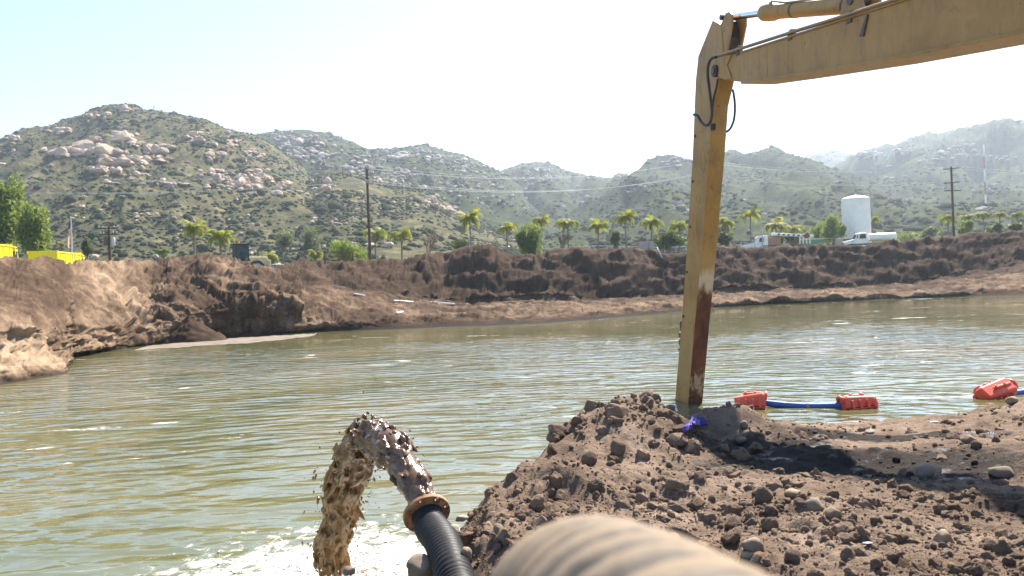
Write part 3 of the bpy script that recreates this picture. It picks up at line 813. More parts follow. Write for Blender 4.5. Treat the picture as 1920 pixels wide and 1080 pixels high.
def near_h(x, y, fine=True):
    z, d = near_base(x, y)
    z = z + bump2(x, y, 1.30, 9.15, 0.95, 0.75, 0.42, 0.7, 2.4)       # spoil mound
    z = z + bump2(x, y, 1.62, 9.85, 0.28, 0.38, 0.31, 0.3, 1.5)       # its peak
    z = z + bump2(x, y, 1.10, 9.35, 0.50, 0.30, 0.10, 0.7)
    z = z + bump2(x, y, 2.60, 10.35, 0.55, 0.40, 0.33, -0.15, 2.8)      # shaded mound behind
    z = z + bump2(x, y, 3.3, 10.15, 0.60, 0.34, 0.13, -0.3, 2.6)
    z = z + bump2(x, y, 2.25, 9.5, 0.40, 0.55, -0.10)
    z = z + bump2(x, y, 0.45, 6.35, 0.75, 0.38, 0.17, 0.10, 2.4)      # nearer ridge
    z = z + bump2(x, y, 1.25, 7.35, 0.60, 0.40, -0.10)
    z = z + bump2(x, y, 2.95, 7.5, 1.0, 0.8, -0.17, 0.2)              # muddy hollow
    z = z + bump2(x, y, 2.6, 8.9, 0.5, 0.3, -0.08, 0.2)
    z = z + bump2(x, y, 7.6, 11.4, 0.9, 0.7, 0.22, 0.4)
    z = z + bump2(x, y, 2.3, 6.5, 0.8, 0.4, 0.06, -0.4)
    z = z + bump2(x, y, 0.15, 1.6, 0.55, 0.7, 0.10)
    hx = np.interp(y, [3, 4.35, 4.75, 5.3], [-.25, -.29, -.36, -.52])
    z = z - .26 * np.exp(-((x - hx) / .24) ** 2) * sm(3.2, 3.9, y) * (1 - sm(5.3, 5.9, y))      # the hose lies in a groove
    if fine:
        q = np.stack([np.ravel(x), np.ravel(y), 0 * np.ravel(x)], -1)
        on = np.ravel(sm(-0.9, 0.1, d))
        mud = np.ravel(mudmask(x, y))
        n = fbm(q * 0.9, 3) * 0.10 + fbm(q * 3.1 + 5, 3) * 0.055 * (1 - .4 * mud) + (fbm(q * 9 + 2, 3, ridged=True) - .2) * 0.020 * (1 - .5 * mud) + fbm(q * 26, 2) * 0.007
        rough = np.clip(.42 + fbm(q * .8 + 8, 2) * 1.1 + np.ravel(bump2(x, y, 1.3, 9.15, 1.2, 1.0, .6) + bump2(x, y, 2.7, 10.6, 1, .8, .5) + bump2(x, y, .4, 6.3, 1.3, .9, .3)), .16, 1) * (1 - .45 * mud)
        jx, jy = q[:, 0] + pn(q * 6) * .05, q[:, 1] + pn(q * 6 + 40) * .05
        n = n + rough * (lumps(jx, jy, .21, 3, .5) * .55 + lumps(jx, jy, .105, 11, .7) * .55 + lumps(jx, jy, .055, 23, .8) * .5)
        z = z + (n * (0.35 + 0.65 * on)).reshape(np.shape(z)) - .03
    return z

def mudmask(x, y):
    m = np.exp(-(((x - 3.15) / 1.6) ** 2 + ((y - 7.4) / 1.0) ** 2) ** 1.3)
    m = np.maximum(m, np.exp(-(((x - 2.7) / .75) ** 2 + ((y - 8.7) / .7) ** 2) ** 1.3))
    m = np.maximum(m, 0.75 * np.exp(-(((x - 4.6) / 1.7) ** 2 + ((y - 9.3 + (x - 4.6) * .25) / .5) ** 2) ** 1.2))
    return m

def near_bank():
    # finer towards the camera
    ang = np.concatenate([np.linspace(-2.6, -0.6, 30)[:-1], np.linspace(-0.6, 0.85, 500), np.linspace(0.85, 2.6, 30)[1:]])
    rad = np.concatenate([np.geomspace(0.5, 2.6, 40)[:-1], np.geomspace(2.6, 19, 380)])
    A, Q = np.meshgrid(ang, rad, indexing='ij')
    X, Y = np.sin(A) * Q, np.cos(A) * Q
    Z = near_h(X, Y)
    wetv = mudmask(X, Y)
    wl = 1 - sm(0.02, 0.16, Z)
    P = np.stack([X.ravel(), Y.ravel(), Z.ravel()], -1)
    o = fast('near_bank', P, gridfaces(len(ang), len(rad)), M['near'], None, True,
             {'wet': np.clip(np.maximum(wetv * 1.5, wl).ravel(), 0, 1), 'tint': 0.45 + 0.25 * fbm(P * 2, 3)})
    tag(o, 'bench of dug brown earth in front of the camera', kind='structure')
    return o
nearbank = near_bank()

# loose clods and pebbles
def clods():
    rs = np.random.RandomState(11)
    CL = [lump(4, 80 + i, 0.8, 1.3, 0.0, 6, boxy=1) for i in range(6)]        # for the ones built singly
    CM = [lump(2, 80 + i, 0.6, 1.5, 0.0, 4, boxy=1) for i in range(6)]
    CS = [lump(1, 90 + i, 0.6, 1.7, 0.0, 3) for i in range(4)]
    n = 60000
    # sample evenly in the picture: pick bearing and inverse range
    tx = np.where(rs.uniform(0, 1, n) < .9, rs.uniform(-0.22, 0.70, n), rs.uniform(0.7, 1.1, n)); y = 1 / rs.uniform(1 / 14.2, 1 / 3.0, n)
    x = tx * y
    z, d = near_base(x, y)
    mound = bump2(x, y, 1.3, 9.15, 1.1, 0.9, 1) + bump2(x, y, 2.7, 10.6, 1, .8, .8) + bump2(x, y, .4, 6.2, 1.2, .9, .5) + bump2(x, y, 1.5, 5.0, 2.2, 1.0, .5) + bump2(x, y, 7.3, 11.6, 1, .9, .6)
    mud = mudmask(x, y)
    patch = fbm(np.stack([x, y, 0 * x], -1) * 0.9 + 4, 3)
    dens = np.clip(0.30 + 0.75 * mound + patch * 0.8, 0.06, 1) * (1 - 0.45 * mud) * (d > -0.35)
    dens *= np.where(y > 10.8, 0.45, 1)
    hx = np.interp(y, [3, 4.35, 4.75, 5.3], [-.25, -.29, -.36, -.52])
    keep = rs.uniform(0, 1, n) < dens
    x, y, mound, mud = x[keep], y[keep], mound[keep], mud[keep]
    n = len(x)
    size = 0.0044 * (1 - rs.uniform(0, 1, n)) ** (-0.60)                # many crumbs, few lumps
    size = np.minimum(size, 0.062) * (0.75 + 0.75 * np.clip(mound, 0, 1)) * np.interp(y, [3, 6, 8.5, 12], [.62, .85, 1.55, 1.4])
    hx = np.interp(y, [3, 4.35, 4.75, 5.3], [-.25, -.29, -.36, -.52])
    size = np.where((np.abs(x - hx) < .24) & (y < 5.5), np.minimum(size, .014), size)
    z = near_h(x, y)
    ok = z > -0.05
    x, y, z, size = x[ok], y[ok], z[ok], size[ok]
    n = len(x)
    dims = size[:, None] * rs.uniform(0.75, 1.3, (n, 3))
    P = np.stack([x, y, z + size * rs.uniform(-.3, .35, n)], -1)
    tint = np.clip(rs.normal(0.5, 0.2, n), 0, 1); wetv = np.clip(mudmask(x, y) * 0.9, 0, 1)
    px, py = pix(P)
    app = size / y * ((px > 0) & (px < 1920) & (py < 1080))
    order = np.argsort(-app)
    big, rest = order[:300], order[300:]
    mes = []
    for i, (V, T) in enumerate(CL):
        for t in (0.25, 0.5, 0.8):
            me = fast_mesh('clod', V, T, True, {'tint': np.full(len(V), t), 'wet': np.zeros(len(V))}); me.materials.append(M['near']); mes.append(me)
    for k in big:
        b = bpy.data.objects.new('clod', mes[rs.randint(len(mes))]); link(b, nearbank)
        b.location = P[k]; b.scale = dims[k]; b.rotation_euler = rs.uniform(0, 6.28, 3)
    a = app[rest] > 0.0042
    mid, small = rest[a], rest[~a]
    for nm, pr, ii in (('loose_clods', CM, mid), ('earth_crumbs', CS, small)):
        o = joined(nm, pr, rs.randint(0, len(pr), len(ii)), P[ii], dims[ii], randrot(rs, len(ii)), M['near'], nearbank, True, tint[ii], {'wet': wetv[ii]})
        o['kind'] = 'stuff'
clods()

# stones that stand out singly
def cobble_mat(name, a, b):
    k = NT(name); v = k.pos(); n1 = k.noise(v, 9, 5, 0.65); n2 = k.noise(v, 70, 4, 0.7)
    c = k.mix(k.ramp(n1, [(0.4, (0, 0, 0)), (0.65, (1, 1, 1))]), a, b)
    c = k.mix(0.5, c, k.ramp(n2, [(0.3, (0.7, 0.7, 0.7)), (0.7, (1.2, 1.2, 1.2))]), 'MULTIPLY')
    return k.set(c, 0.85, 0, 0.25, k.bump(n2, 0.35, 0.006))
M['st_tan'] = cobble_mat('tan_stone', (0.26, 0.19, 0.125), (0.19, 0.135, 0.09))
M['st_grey'] = cobble_mat('grey_stone', (0.20, 0.155, 0.115), (0.15, 0.11, 0.078))
M['st_white'] = cobble_mat('white_stone', (0.33, 0.265, 0.195), (0.21, 0.155, 0.108))
M['st_clod'] = M['near']
STONES = [ # pixel, depth, width px, height px, material, roughness of shape, label
 (1770, 1010, 4.15, 42, 34, 'st_tan', .10, 'smooth oval tan stone at the sunlit edge of the boom\'s shadow'),
 (1562, 962, 4.9, 32, 26, 'st_tan', .12, 'rounded ochre stone sitting next to a larger grey one'),
 (1528, 950, 5.05, 38, 34, 'st_grey', .12, 'large round grey stone just below the muddy hollow'),
 (1488, 926, 5.3, 34, 20, 'st_tan', .18, 'flat tan stone on the rim of the muddy hollow'),
 (1430, 935, 5.1, 42, 46, 'st_clod', .5, 'tall pointed lump of earth beside the mound\'s foot'),
 (1412, 1022, 4.25, 46, 38, 'st_grey', .25, 'cracked pale boulder standing near the foreground hose'),
 (1408, 1042, 4.05, 40, 20, 'st_white', .2, 'split flat pale stone lying in front of the cracked boulder'),
 (1485, 1042, 4.05, 40, 34, 'st_clod', .35, 'dark brown lump with a flat shaded face'),
 (1740, 886, 6.2, 58, 32, 'st_grey', .25, 'broad grey boulder lying in the boom\'s shadow'),
 (1880, 884, 6.1, 52, 26, 'st_grey', .22, 'low pale grey boulder at the shadow\'s upper edge'),
 (1816, 825, 8.6, 28, 20, 'st_grey', .3, 'dark lone stone on the sunlit shore'),
 (1630, 810, 9.8, 24, 10, 'st_white', .2, 'flat pale stone half buried in the sunlit shore'),
 (1160, 838, 8.3, 32, 36, 'st_clod', .28, 'biggest squarish clod in the face of the spoil mound'),
 (1105, 862, 7.9, 30, 34, 'st_clod', .3, 'rounded brown lump low on the spoil mound'),
 (1262, 908, 6.9, 34, 28, 'st_clod', .3, 'smooth brown lump at the foot of the spoil mound'),
 (935, 992, 5.0, 20, 24, 'st_tan', .12, 'pale egg-shaped stone on the near slope by the black hose'),
 (1013, 976, 5.1, 18, 14, 'st_white', .12, 'small whitish pebble on the slope left of the foreground hose'),
 (915, 985, 5.05, 18, 22, 'st_tan', .3, 'angular tan stone touching the egg-shaped stone'),
 (1020, 1010, 4.7, 20, 16, 'st_tan', .2, 'buff stone near the foreground hose\'s shoulder'),
 (852, 994, 5.15, 24, 22, 'st_white', .15, 'glossy white-topped cobble beside the rusty flange'),
 (866, 972, 5.6, 30, 12, 'st_white', .2, 'pale flat cobble above the water behind the flange'),
 (788, 1066, 4.9, 58, 54, 'st_grey', .12, 'big rounded boulder tucked under the black hose'),
 (872, 1040, 4.75, 22, 36, 'st_tan', .35, 'upright buff stone leaning beside the black hose'),
 (990, 886, 7.0, 24, 16, 'st_clod', .4, 'lone dark clod hanging at the water\'s edge'),
 (1395, 798, 9.3, 16, 20, 'st_grey', .15, 'upright grey cobble on the shaded mound'),
 (1390, 826, 8.6, 24, 14, 'st_grey', .2, 'dark flat cobble by the small puddle'),
 (1898, 752, 10.6, 26, 18, 'st_tan', .2, 'tan boulder on the far bank mound in front of the red float'),
 (1215, 746, 9.75, 34, 36, 'st_clod', .45, 'knob of dark earth at the very top of the spoil mound'),
 (1585, 1010, 4.3, 30, 22, 'st_clod', .3, 'rough round clod in the sunlit foreground'),
 (1700, 915, 5.6, 30, 18, 'st_clod', .3, 'shaded lump below the broad grey boulder'),
 (655, 1070, 4.7, 24, 18, 'st_grey', .2, 'wet dark stone at the bottom edge beneath the mud stream'),
]
def drop(px, py, off=0.0, rel=0.0, fine=True, y0=3.0, y1=13.8):
    """where the pixel's ray comes within off + rel*depth of the near ground"""
    Yt = np.arange(y0, y1, 0.02); tx, tz = tang(px, py)
    g = near_h(tx * Yt, Yt, fine); hit = np.where(EYE.z + tz * Yt - rel * Yt - off < g)[0]
    return at(px, py, Yt[hit[0]] if len(hit) else y1)
def stones():
    for i, (px, py, Y, w, h, mt, amp, lab) in enumerate(STONES):
        V, T = lump(3, 120 + i, amp * 1.3, 1.2, 0.0, 4, boxy=1)
        sx, sz = w * Y / F / 2, h * Y / F / 2
        V = V * [sx, (sx + sz) / 2, sz]
        p = at(px, py, Y)
        if i not in (27, 19, 20, 21, 22, 23, 30):
            # slide along the sight line until the stone beds into the ground
            p = drop(px, py, 0.0, sz / Y * 0.5); V = V * (p.y / Y)
        me_at = {'tint': np.full(len(V), 0.5), 'wet': np.full(len(V), 0.0)}
        o = fast('stone' if mt != 'st_clod' else 'earth_lump', V, T, M[mt], None, True, me_at)
        o.location = p; o.rotation_euler = (0, 0, random.Random(i).uniform(-.4, .4))
        tag(o, lab, 'stone' if mt != 'st_clod' else 'earth lump', 'single stones and lumps on the near bank')
stones()

# ------------------------------------------------------------------ long-reach excavator (only boom and stick reach into the picture)
def yellow_paint(name, rusty=False):
    k = NT(name); v = k.pos(); vs = k.pos((1, 1, 0.22))
    n1 = k.noise(v, 1.1, 6, 0.65); n2 = k.noise(v, 9, 5, 0.65); n3 = k.noise(vs, 5.5, 5, 0.7)
    c = k.ramp(n1, [(0.3, (0.26, 0.138, 0.032)), (0.5, (0.345, 0.198, 0.056)), (0.7, (0.36, 0.228, 0.09))])
    c = k.mix(k.math('MULTIPLY', k.ramp(n3, [(0.5, (0, 0, 0)), (0.72, (1, 1, 1))]), 0.6), c, (0.15, 0.09, 0.045))      # runs of dirt
    chip = k.ramp(n2, [(0.64, (0, 0, 0)), (0.70, (1, 1, 1))])
    c = k.mix(k.math('MULTIPLY', chip, 0.7), c, (0.10, 0.05, 0.025))
    n5 = k.noise(v, 3.2, 5, 0.7, 0.8)
    c = k.mix(k.math('MULTIPLY', k.ramp(n5, [(0.58, (0, 0, 0)), (0.66, (1, 1, 1))]), 0.45), c, (0.13, 0.085, 0.05))
    c = k.mix(k.math('MULTIPLY', k.ramp(n5, [(0.30, (1, 1, 1)), (0.38, (0, 0, 0))]), 0.35), c, (0.42, 0.33, 0.2))
    rgh = k.math('ADD', 0.42, k.math('MULTIPLY', n1, 0.25))
    if rusty:   # the face that wears against the spoil: paint worn through to rust near the water
        sp = k.new('ShaderNodeSeparateXYZ'); k.l(k.new('ShaderNodeNewGeometry').outputs['Position'], sp.inputs[0])
        zz = k.math('ADD', sp.outputs[2], k.math('MULTIPLY', k.math('SUBTRACT', n3, 0.5), 0.9))
        worn = k.math('MULTIPLY', k.math('LESS_THAN', zz, 2.33), 1.0)
        wz = k.ramp(k.math('DIVIDE', zz, 4.0), [(0.0, (1, 1, 1)), (0.58, (1, 1, 1)), (0.64, (0, 0, 0))])
        bare = k.ramp(k.math('DIVIDE', zz, 4.0), [(0.60, (0, 0, 0)), (0.64, (1, 1, 1)), (0.68, (1, 1, 1)), (0.73, (0, 0, 0))])
        lowz = k.math('ADD', sp.outputs[2], k.math('MULTIPLY', k.math('SUBTRACT', n2, 0.5), 1.2))
        bare2 = k.math('MULTIPLY', k.ramp(k.math('DIVIDE', lowz, 4.0), [(0.03, (0, 0, 0)), (0.08, (1, 1, 1)), (0.15, (1, 1, 1)), (0.2, (0, 0, 0))]),
                       k.ramp(n3, [(0.45, (0, 0, 0)), (0.55, (1, 1, 1))]))
        rust = k.ramp(n3, [(0.3, (0.045, 0.018, 0.012)), (0.55, (0.10, 0.035, 0.02)), (0.8, (0.17, 0.065, 0.032))])
        c = k.mix(wz, c, rust)
        c = k.mix(k.math('MULTIPLY', bare, 0.75), c, (0.50, 0.43, 0.33))
        c = k.mix(k.math('MULTIPLY', bare2, 0.7), c, (0.42, 0.33, 0.22))
    return k.set(c, rgh, 0, 0.35, k.bump(n2, 0.12, 0.01))
M['yel'] = yellow_paint('weathered_yellow_paint'); M['yel_rust'] = yellow_paint('worn_yellow_paint', True)
M['flap'] = paint('orange_paint', (0.62, 0.30, 0.02), 0.45, 0.2)
M['grease'] = paint('black_grease', (0.02, 0.016, 0.016), 0.45, 0.4, (0.09, 0.06, 0.04), 6)
M['rubber'] = paint('black_rubber_line', (0.022, 0.022, 0.026), 0.55, 0.3, (0.10, 0.08, 0.06), 8)
M['pipe'] = paint('dusty_steel_pipe', (0.30, 0.20, 0.12), 0.5, 0.3)
M['chrome'] = NT('chrome_rod').set((0.75, 0.75, 0.77), 0.12, 1.0)
M['steel'] = paint('dark_steel', (0.10, 0.085, 0.075), 0.55, 0.4, (0.12, 0.07, 0.04), 5, 0.3)
M['glass'] = NT('tinted_glass').set((0.02, 0.045, 0.06), 0.1, 0, 0.25)

BU = Vector((0.2, -1.0, 0)).normalized()       # along the boom towards the machine
BW = Vector((-1.0, -0.2, 0)).normalized()      # to the side the camera sees
PIV = at(1345, 133, 15.3)
PIV = PIV - BW * 0.30                           # centre line of the pivot
def loc(u, v, w): return PIV + BU * u + BW * w + Vector((0, 0, v))
def onp(px, py, w):
    """(u, v) of the pixel's ray on the plane w of the boom"""
    d = at(px, py, 1.0) - EYE
    t = ((PIV + BW * w) - EYE).dot(BW) / d.dot(BW)
    p = EYE + d * t - PIV
    return p.dot(BU), p.z

def excavator():
    ex = empty('excavator', loc(13.2, 0, 0) * 1.0, label='weathered yellow long-reach excavator whose stick stands in the water', cat='excavator')
    ex.location.z = 1.25
    off = ex.location.copy()
    def put(o):                                  # children were built in world space
        o.parent = ex; o.matrix_parent_inverse = Matrix.Translation(-off); return o
    # stick: profile on its side plate
    w = 0.17
    left = [onp(*p, w) for p in ((1336, 38), (1309, 105), (1304, 152), (1298, 300), (1287, 480), (1277, 610), (1266, 745))]
    right = [onp(*p, w) for p in ((1352, 47), (1356, 110), (1345, 160), (1336, 200), (1330, 290), (1314.5, 480), (1303.5, 600), (1291.5, 742))]
    l2, r2 = left[-1], right[-1]
    dl = Vector((l2[0] - left[-2][0], l2[1] - left[-2][1])) .normalized(); dr = Vector((r2[0] - right[-2][0], r2[1] - right[-2][1])).normalized()
    foot = [(l2[0] + dl.x * 2.2, l2[1] + dl.y * 2.2)]; foot2 = [(r2[0] + dr.x * 2.2, r2[1] + dr.y * 2.2)]
    poly = left + foot + foot2 + right[::-1]
    mb = MB().prism(poly, loc, -0.17, 0.17)
    st = mb.build('stick', [M['yel'], M['yel_rust']], bevel=0.012)
    for p in st.data.polygons:
        if p.normal.dot(BU) > 0.5: p.material_index = 1
    put(st)
    # weld-on cover strips and ribs on the side plate
    for a, b, rr in (((1318, 300), (1322, 330), 0.05), ((1310, 372), (1310, 376), 0.045), ((1303, 425), (1308, 470), 0.05)):
        u0, v0 = onp(*a, w); u1, v1 = onp(*b, w)
        pts = [loc(u0 + 0.10 * math.cos(t), v0 + (0.26 if rr == 0.05 else 0.1) * math.sin(t), 0.172) for t in np.linspace(0, 2 * math.pi, 20)]
        o = MB().tube(pts, 0.008, 5, False).build('access_cover_rim', M['yel'], st)
    for py in (255, 340, 425, 510, 593):
        x = np.interp(py, [152, 300, 480, 610, 745], [1304, 1298, 1287, 1277, 1266]) + 4
        u0, v0 = onp(x, py, w)
        MB().tube([loc(u0, v0, 0.165), loc(u0, v0, 0.2)], 0.03, 8).build('bolt', M['steel'], st)
    # ears at the head of the stick that take the cylinder pin
    ear = [onp(*p, 0.13) for p in ((1352, 47), (1362, 25), (1369, 22), (1374, 27), (1374, 47), (1362, 110), (1356, 110))]
    for ww in (-0.15, 0.13):
        put(MB().prism(ear, loc, ww - 0.015, ww + 0.02).build('ear_plate', M['yel'], None, bevel=0.006))
    back = [onp(*p, 0.0) for p in ((1350, 45), (1372, 40), (1376, 70), (1374, 112), (1352, 112))]
    put(MB().prism(back, loc, -0.12, 0.10).build('head_block', M['grease'], None, bevel=0.01))
    cp = onp(1368, 33, 0.0)
    put(MB().tube([loc(cp[0], cp[1], -0.2), loc(cp[0], cp[1], 0.19)], 0.055, 16).build('cylinder_pin', M['grease']))
    # boom
    W = 0.30
    top = [onp(*p, W) for p in ((1366, 103), (1390, 99), (1480, 70), (1590, 35), (1700, 0), (1800, -55), (1920, -165))]
    bot = [onp(*p, W) for p in ((1372, 152), (1392, 154), (1476, 141), (1640, 114), (1780, 86), (1920, 58))]
    ue = top[-1][0]
    top += [(ue + 1.6, top[-1][1] - 0.1), (10.5, -1.2), (13.0, -2.75)]
    bot += [(bot[-1][0] + 1.2, bot[-1][1] - .28), (10.2, -2.35), (12.6, -3.15)]
    tip = [onp(*p, W) for p in ((1352, 146), (1340, 138), (1341, 122), (1351, 113))]
    poly = tip + top + bot[::-1]
    bo = MB().prism(poly, loc, -W, W).build('boom', M['yel'], bevel=0.012); put(bo)
    # lower flange standing proud of the web, and upper one
    def strip(edge, dv0, dv1, ww, name):
        n = len(edge); vs = []; fs = []
        for (u, v) in edge:
            for (ws, dv) in ((-ww, dv0), (ww, dv0), (ww, dv1), (-ww, dv1)): vs.append(loc(u, v + dv, ws))
        for i in range(n - 1):
            for j in range(4): fs.append((i * 4 + j, i * 4 + (j + 1) % 4, i * 4 + 4 + (j + 1) % 4, i * 4 + 4 + j))
        fs += [(0, 1, 2, 3), tuple((n - 1) * 4 + j for j in (3, 2, 1, 0))]
        m = MB(); m.add(vs, fs); return m.build(name, M['yel'], bo, bevel=0.006)
    strip(bot[1:], -0.035, 0.012, W + 0.035, 'lower_flange'); strip(top[1:], -0.008, 0.022, W + 0.03, 'upper_flange')
    # nose plate welded round the pivot boss
    nose = [onp(*p, W + .03) for p in ((1341, 136), (1343, 121), (1356, 106), (1371, 102), (1362, 122), (1371, 147), (1360, 150), (1348, 145))]
    MB().prism(nose, loc, W - 0.02, W + 0.03).build('nose_plate', M['yel'], bo, bevel=0.008)
    MB().tube([loc(0, 0, -W - 0.07), loc(0, 0, W + 0.075)], 0.115, 20).build('pivot_pin', M['grease'], bo, smooth=True, auto=40)
    MB().tube([loc(0, 0, W + 0.07), loc(0, 0, W + 0.10)], 0.06, 12).build('pin_cap', M['steel'], bo)
    for px in (1438, 1477):
        u0, v0 = onp(px, np.interp(px, [1390, 1480], [99, 70]), W); u1, v1 = onp(px + 1, np.interp(px, [1392, 1476], [154, 141]), W)
        MB().tube([loc(u0, v0 - .03, W + .001), loc(u1, v1 + .03, W + .001)], 0.006, 5).build('weld_seam', M['yel'], bo)
    u0, v0 = onp(1622, 48, W)
    MB().prism([(u0 - .10, v0 - .12), (u0 - 0.02, v0 - .14), (u0 + .10, v0 + .12), (u0 + .07, v0 + .13)], loc, W, W + .03).build('lifting_lug', M['steel'], bo)
    # steel oil pipes along the top of the boom and their clamps
    path = [onp(*p, W + .03) for p in ((1343, 107), (1362, 101), (1386, 93), (1480, 63), (1590, 29), (1700, -6), (1920, -80))]
    for dw in (0.03, 0.085):
        MB().tube([loc(u, v + 0.01, W + dw - .03) for u, v in path], 0.022, 8).build('oil_pipe', M['pipe'], bo, smooth=True)
    for px in (1383, 1481, 1592):
        u0, v0 = onp(px, np.interp(px, [1386, 1480, 1590], [93, 63, 29]), W)
        MB().box((0, 0, 0), (0.09, 0.16, 0.16), Matrix.Translation(loc(u0, v0 - 0.03, W - .03))).build('pipe_clamp', M['steel'], bo, bevel=0.008)
    # stick cylinder
    a = onp(1384, 34, 0.0); b = onp(1432, 24, 0.0); e = onp(1603, 9, 0.0)
    cyl = MB().tube([loc(*b, 0), loc(*onp(1434, 24, 0), 0), loc(*onp(1440, 23, 0), 0), loc(*onp(1452, 22, 0), 0), loc(*onp(1455, 22, 0), 0), loc(*e, 0)],
                    [0.10, 0.145, 0.155, 0.155, 0.125, 0.125], 20).build('stick_cylinder', M['yel'], smooth=True, auto=40); put(cyl)
    MB().tube([loc(*onp(1366, 33, 0), 0), loc(*b, 0)], 0.062, 16).build('piston_rod', M['chrome'], cyl, smooth=True, auto=40)
    for px in (1490, 1588):
        p = onp(px, np.interp(px, [1452, 1603], [22, 9]), 0); q = onp(px + 3, np.interp(px + 3, [1452, 1603], [22, 9]), 0)
        MB().tube([loc(*p, 0), loc(*q, 0)], 0.135, 18).build('clamp_band', M['steel'], cyl)
    pl = [onp(*p, 0.1) for p in ((1443, 5), (1450, 6), (1470, 8), (1495, 5), (1560, -3), (1600, -6))]
    MB().tube([loc(u, v + .03, 0.06) for u, v in pl], 0.018, 8).build('cylinder_oil_line', M['pipe'], cyl, smooth=True)
    MB().tube([loc(*onp(1443, 16, .1), .08), loc(*onp(1443, 4, .1), .08)], 0.03, 8).build('oil_fitting', M['pipe'], cyl)
    lug = [(e[0] - .15, e[1] - .13), (e[0] + .12, e[1] - .5), (e[0] + .55, e[1] - .5), (e[0] + .34, e[1] + .04), (e[0] + .16, e[1] + .14), (e[0] - .02, e[1] + .14)]
    for ww in (-0.16, 0.13):
        MB().prism(lug, loc, ww, ww + 0.035).build('cylinder_bracket', M['yel'], bo, bevel=0.006)
    MB().tube([loc(e[0] + .14, e[1] + .01, -.19), loc(e[0] + .14, e[1] + .01, .19)], 0.07, 16).build('bracket_pin', M['steel'], bo)
    # rubber hoses hanging at the joint
    h1 = [(1343, 107), (1334, 110), (1328, 122), (1327, 142), (1330, 165), (1333, 190), (1335, 212), (1332, 228), (1324, 235), (1315, 229), (1308, 217), (1301, 215)]
    h2 = [(1346, 148), (1343, 165), (1338, 185), (1336, 205), (1334, 222), (1328, 236)]
    h3 = [(1374, 168), (1377, 185), (1378, 205), (1376, 225), (1370, 240), (1363, 247)]
    for pts, ww, r in ((h1, W + .09, 0.028), (h2, W + .02, 0.022), (h3, -0.12, 0.024)):
        P = [loc(*onp(*p, ww), ww) for p in pts]
        Q = []
        for i in range(len(P) - 1):
            for t in (0, .25, .5, .75):
                p0, p1, p2, p3 = P[max(i - 1, 0)], P[i], P[i + 1], P[min(i + 2, len(P) - 1)]
                Q.append(0.5 * ((2 * p1) + (p2 - p0) * t + (2 * p0 - 5 * p1 + 4 * p2 - p3) * t * t + (3 * p1 - p0 - 3 * p2 + p3) * t ** 3))
        Q.append(P[-1])
        put(MB().tube(Q, r, 8).build('hydraulic_hose', M['rubber'], smooth=True))
    u0, v0 = onp(1328, 238, W); put(MB().box((0, 0, 0), (.1, .1, .13), Matrix.Translation(loc(u0, v0, .2))).build('hose_clamp', M['grease'], bevel=.02))
    # bucket linkage side: steel lines, orange guide at the foot
    P = [loc(*onp(x, y, .0), .0) for x, y in ((1287, 603), (1277, 604), (1277, 612), (1281, 630), (1282, 648), (1280, 654), (1273, 655))]
    put(MB().tube(P, 0.032, 8).build('bucket_hose', M['rubber'], smooth=True))
    for y in (628, 642):
        put(MB().box((0, 0, 0), (.10, .10, .13), Matrix.Translation(loc(*onp(1277, y, 0), 0))).build('hose_guard', M['steel'], bevel=.02))
    fl = [onp(*p, 0.1) for p in ((1280, 672), (1281, 700), (1277, 745), (1266, 741), (1270, 720), (1276, 690))]
    fl += []
    put(MB().prism(fl, loc, -0.06, 0.10).build('linkage_arm', M['flap'], bevel=.008))
    # bucket under water
    bu = [(l2[0] - .3, l2[1] - 1.0), (l2[0] + .6, l2[1] - 1.4), (l2[0] + .9, l2[1] - 2.0), (l2[0] + .3, l2[1] - 2.4), (l2[0] - .5, l2[1] - 2.2)]
    # machine body, outside the picture on the near bench
    G = Matrix.Translation(ex.location) @ Matrix(((BU.x, BW.x, 0, 0), (BU.y, BW.y, 0, 0), (0, 0, 1, 0), (0, 0, 0, 1)))
    for s in (-1, 1):
        tr = [(-2.3, .45), (-1.9, 0.02), (1.9, 0.02), (2.3, .45), (1.95, .9), (-1.95, .9)]
        put(MB().prism(tr, lambda u, v, ww: G @ Vector((u, ww, v)), s * 1.55 - .3, s * 1.55 + .3).build('track', M['steel'], bevel=.05))
    put(MB().lathe([(.8, .8), (.8, 1.15)], 28, G).build('slewing_ring', M['steel']))
    hs = MB().box((.9, 0, 1.75), (4.2, 2.7, 1.15), G).build('engine_house', M['yel'], bevel=.08); put(hs)
    put(MB().box((2.9, 0, 1.7), (.8, 2.9, 1.2), G).build('counterweight', M['yel'], bevel=.2))
    cb = MB().box((-1.5, .85, 2.1), (1.5, 1.0, 1.9), G, taper=(.85, .95)).build('cab', M['yel'], bevel=.08); put(cb)
    MB().box((-1.5, 1.37, 2.35), (1.1, .02, .95), G).build('window', M['glass'], cb)
    MB().box((-2.28, .85, 2.3), (.02, .8, 1.1), G).build('windscreen', M['glass'], cb)
    return ex
excavator()

# ------------------------------------------------------------------ discharge hose: over the crest by the camera, down the slope, out over the water
def catmull(P, per=12):
    P = [Vector(p) for p in P]; Q = []
    for i in range(len(P) - 1):
        p0, p1, p2, p3 = P[max(i - 1, 0)], P[i], P[i + 1], P[min(i + 2, len(P) - 1)]
        for k in range(per):
            t = k / per
            Q.append(0.5 * ((2 * p1) + (p2 - p0) * t + (2 * p0 - 5 * p1 + 4 * p2 - p3) * t * t + (3 * p1 - p0 - 3 * p2 + p3) * t ** 3))
    Q.append(P[-1]); return Q

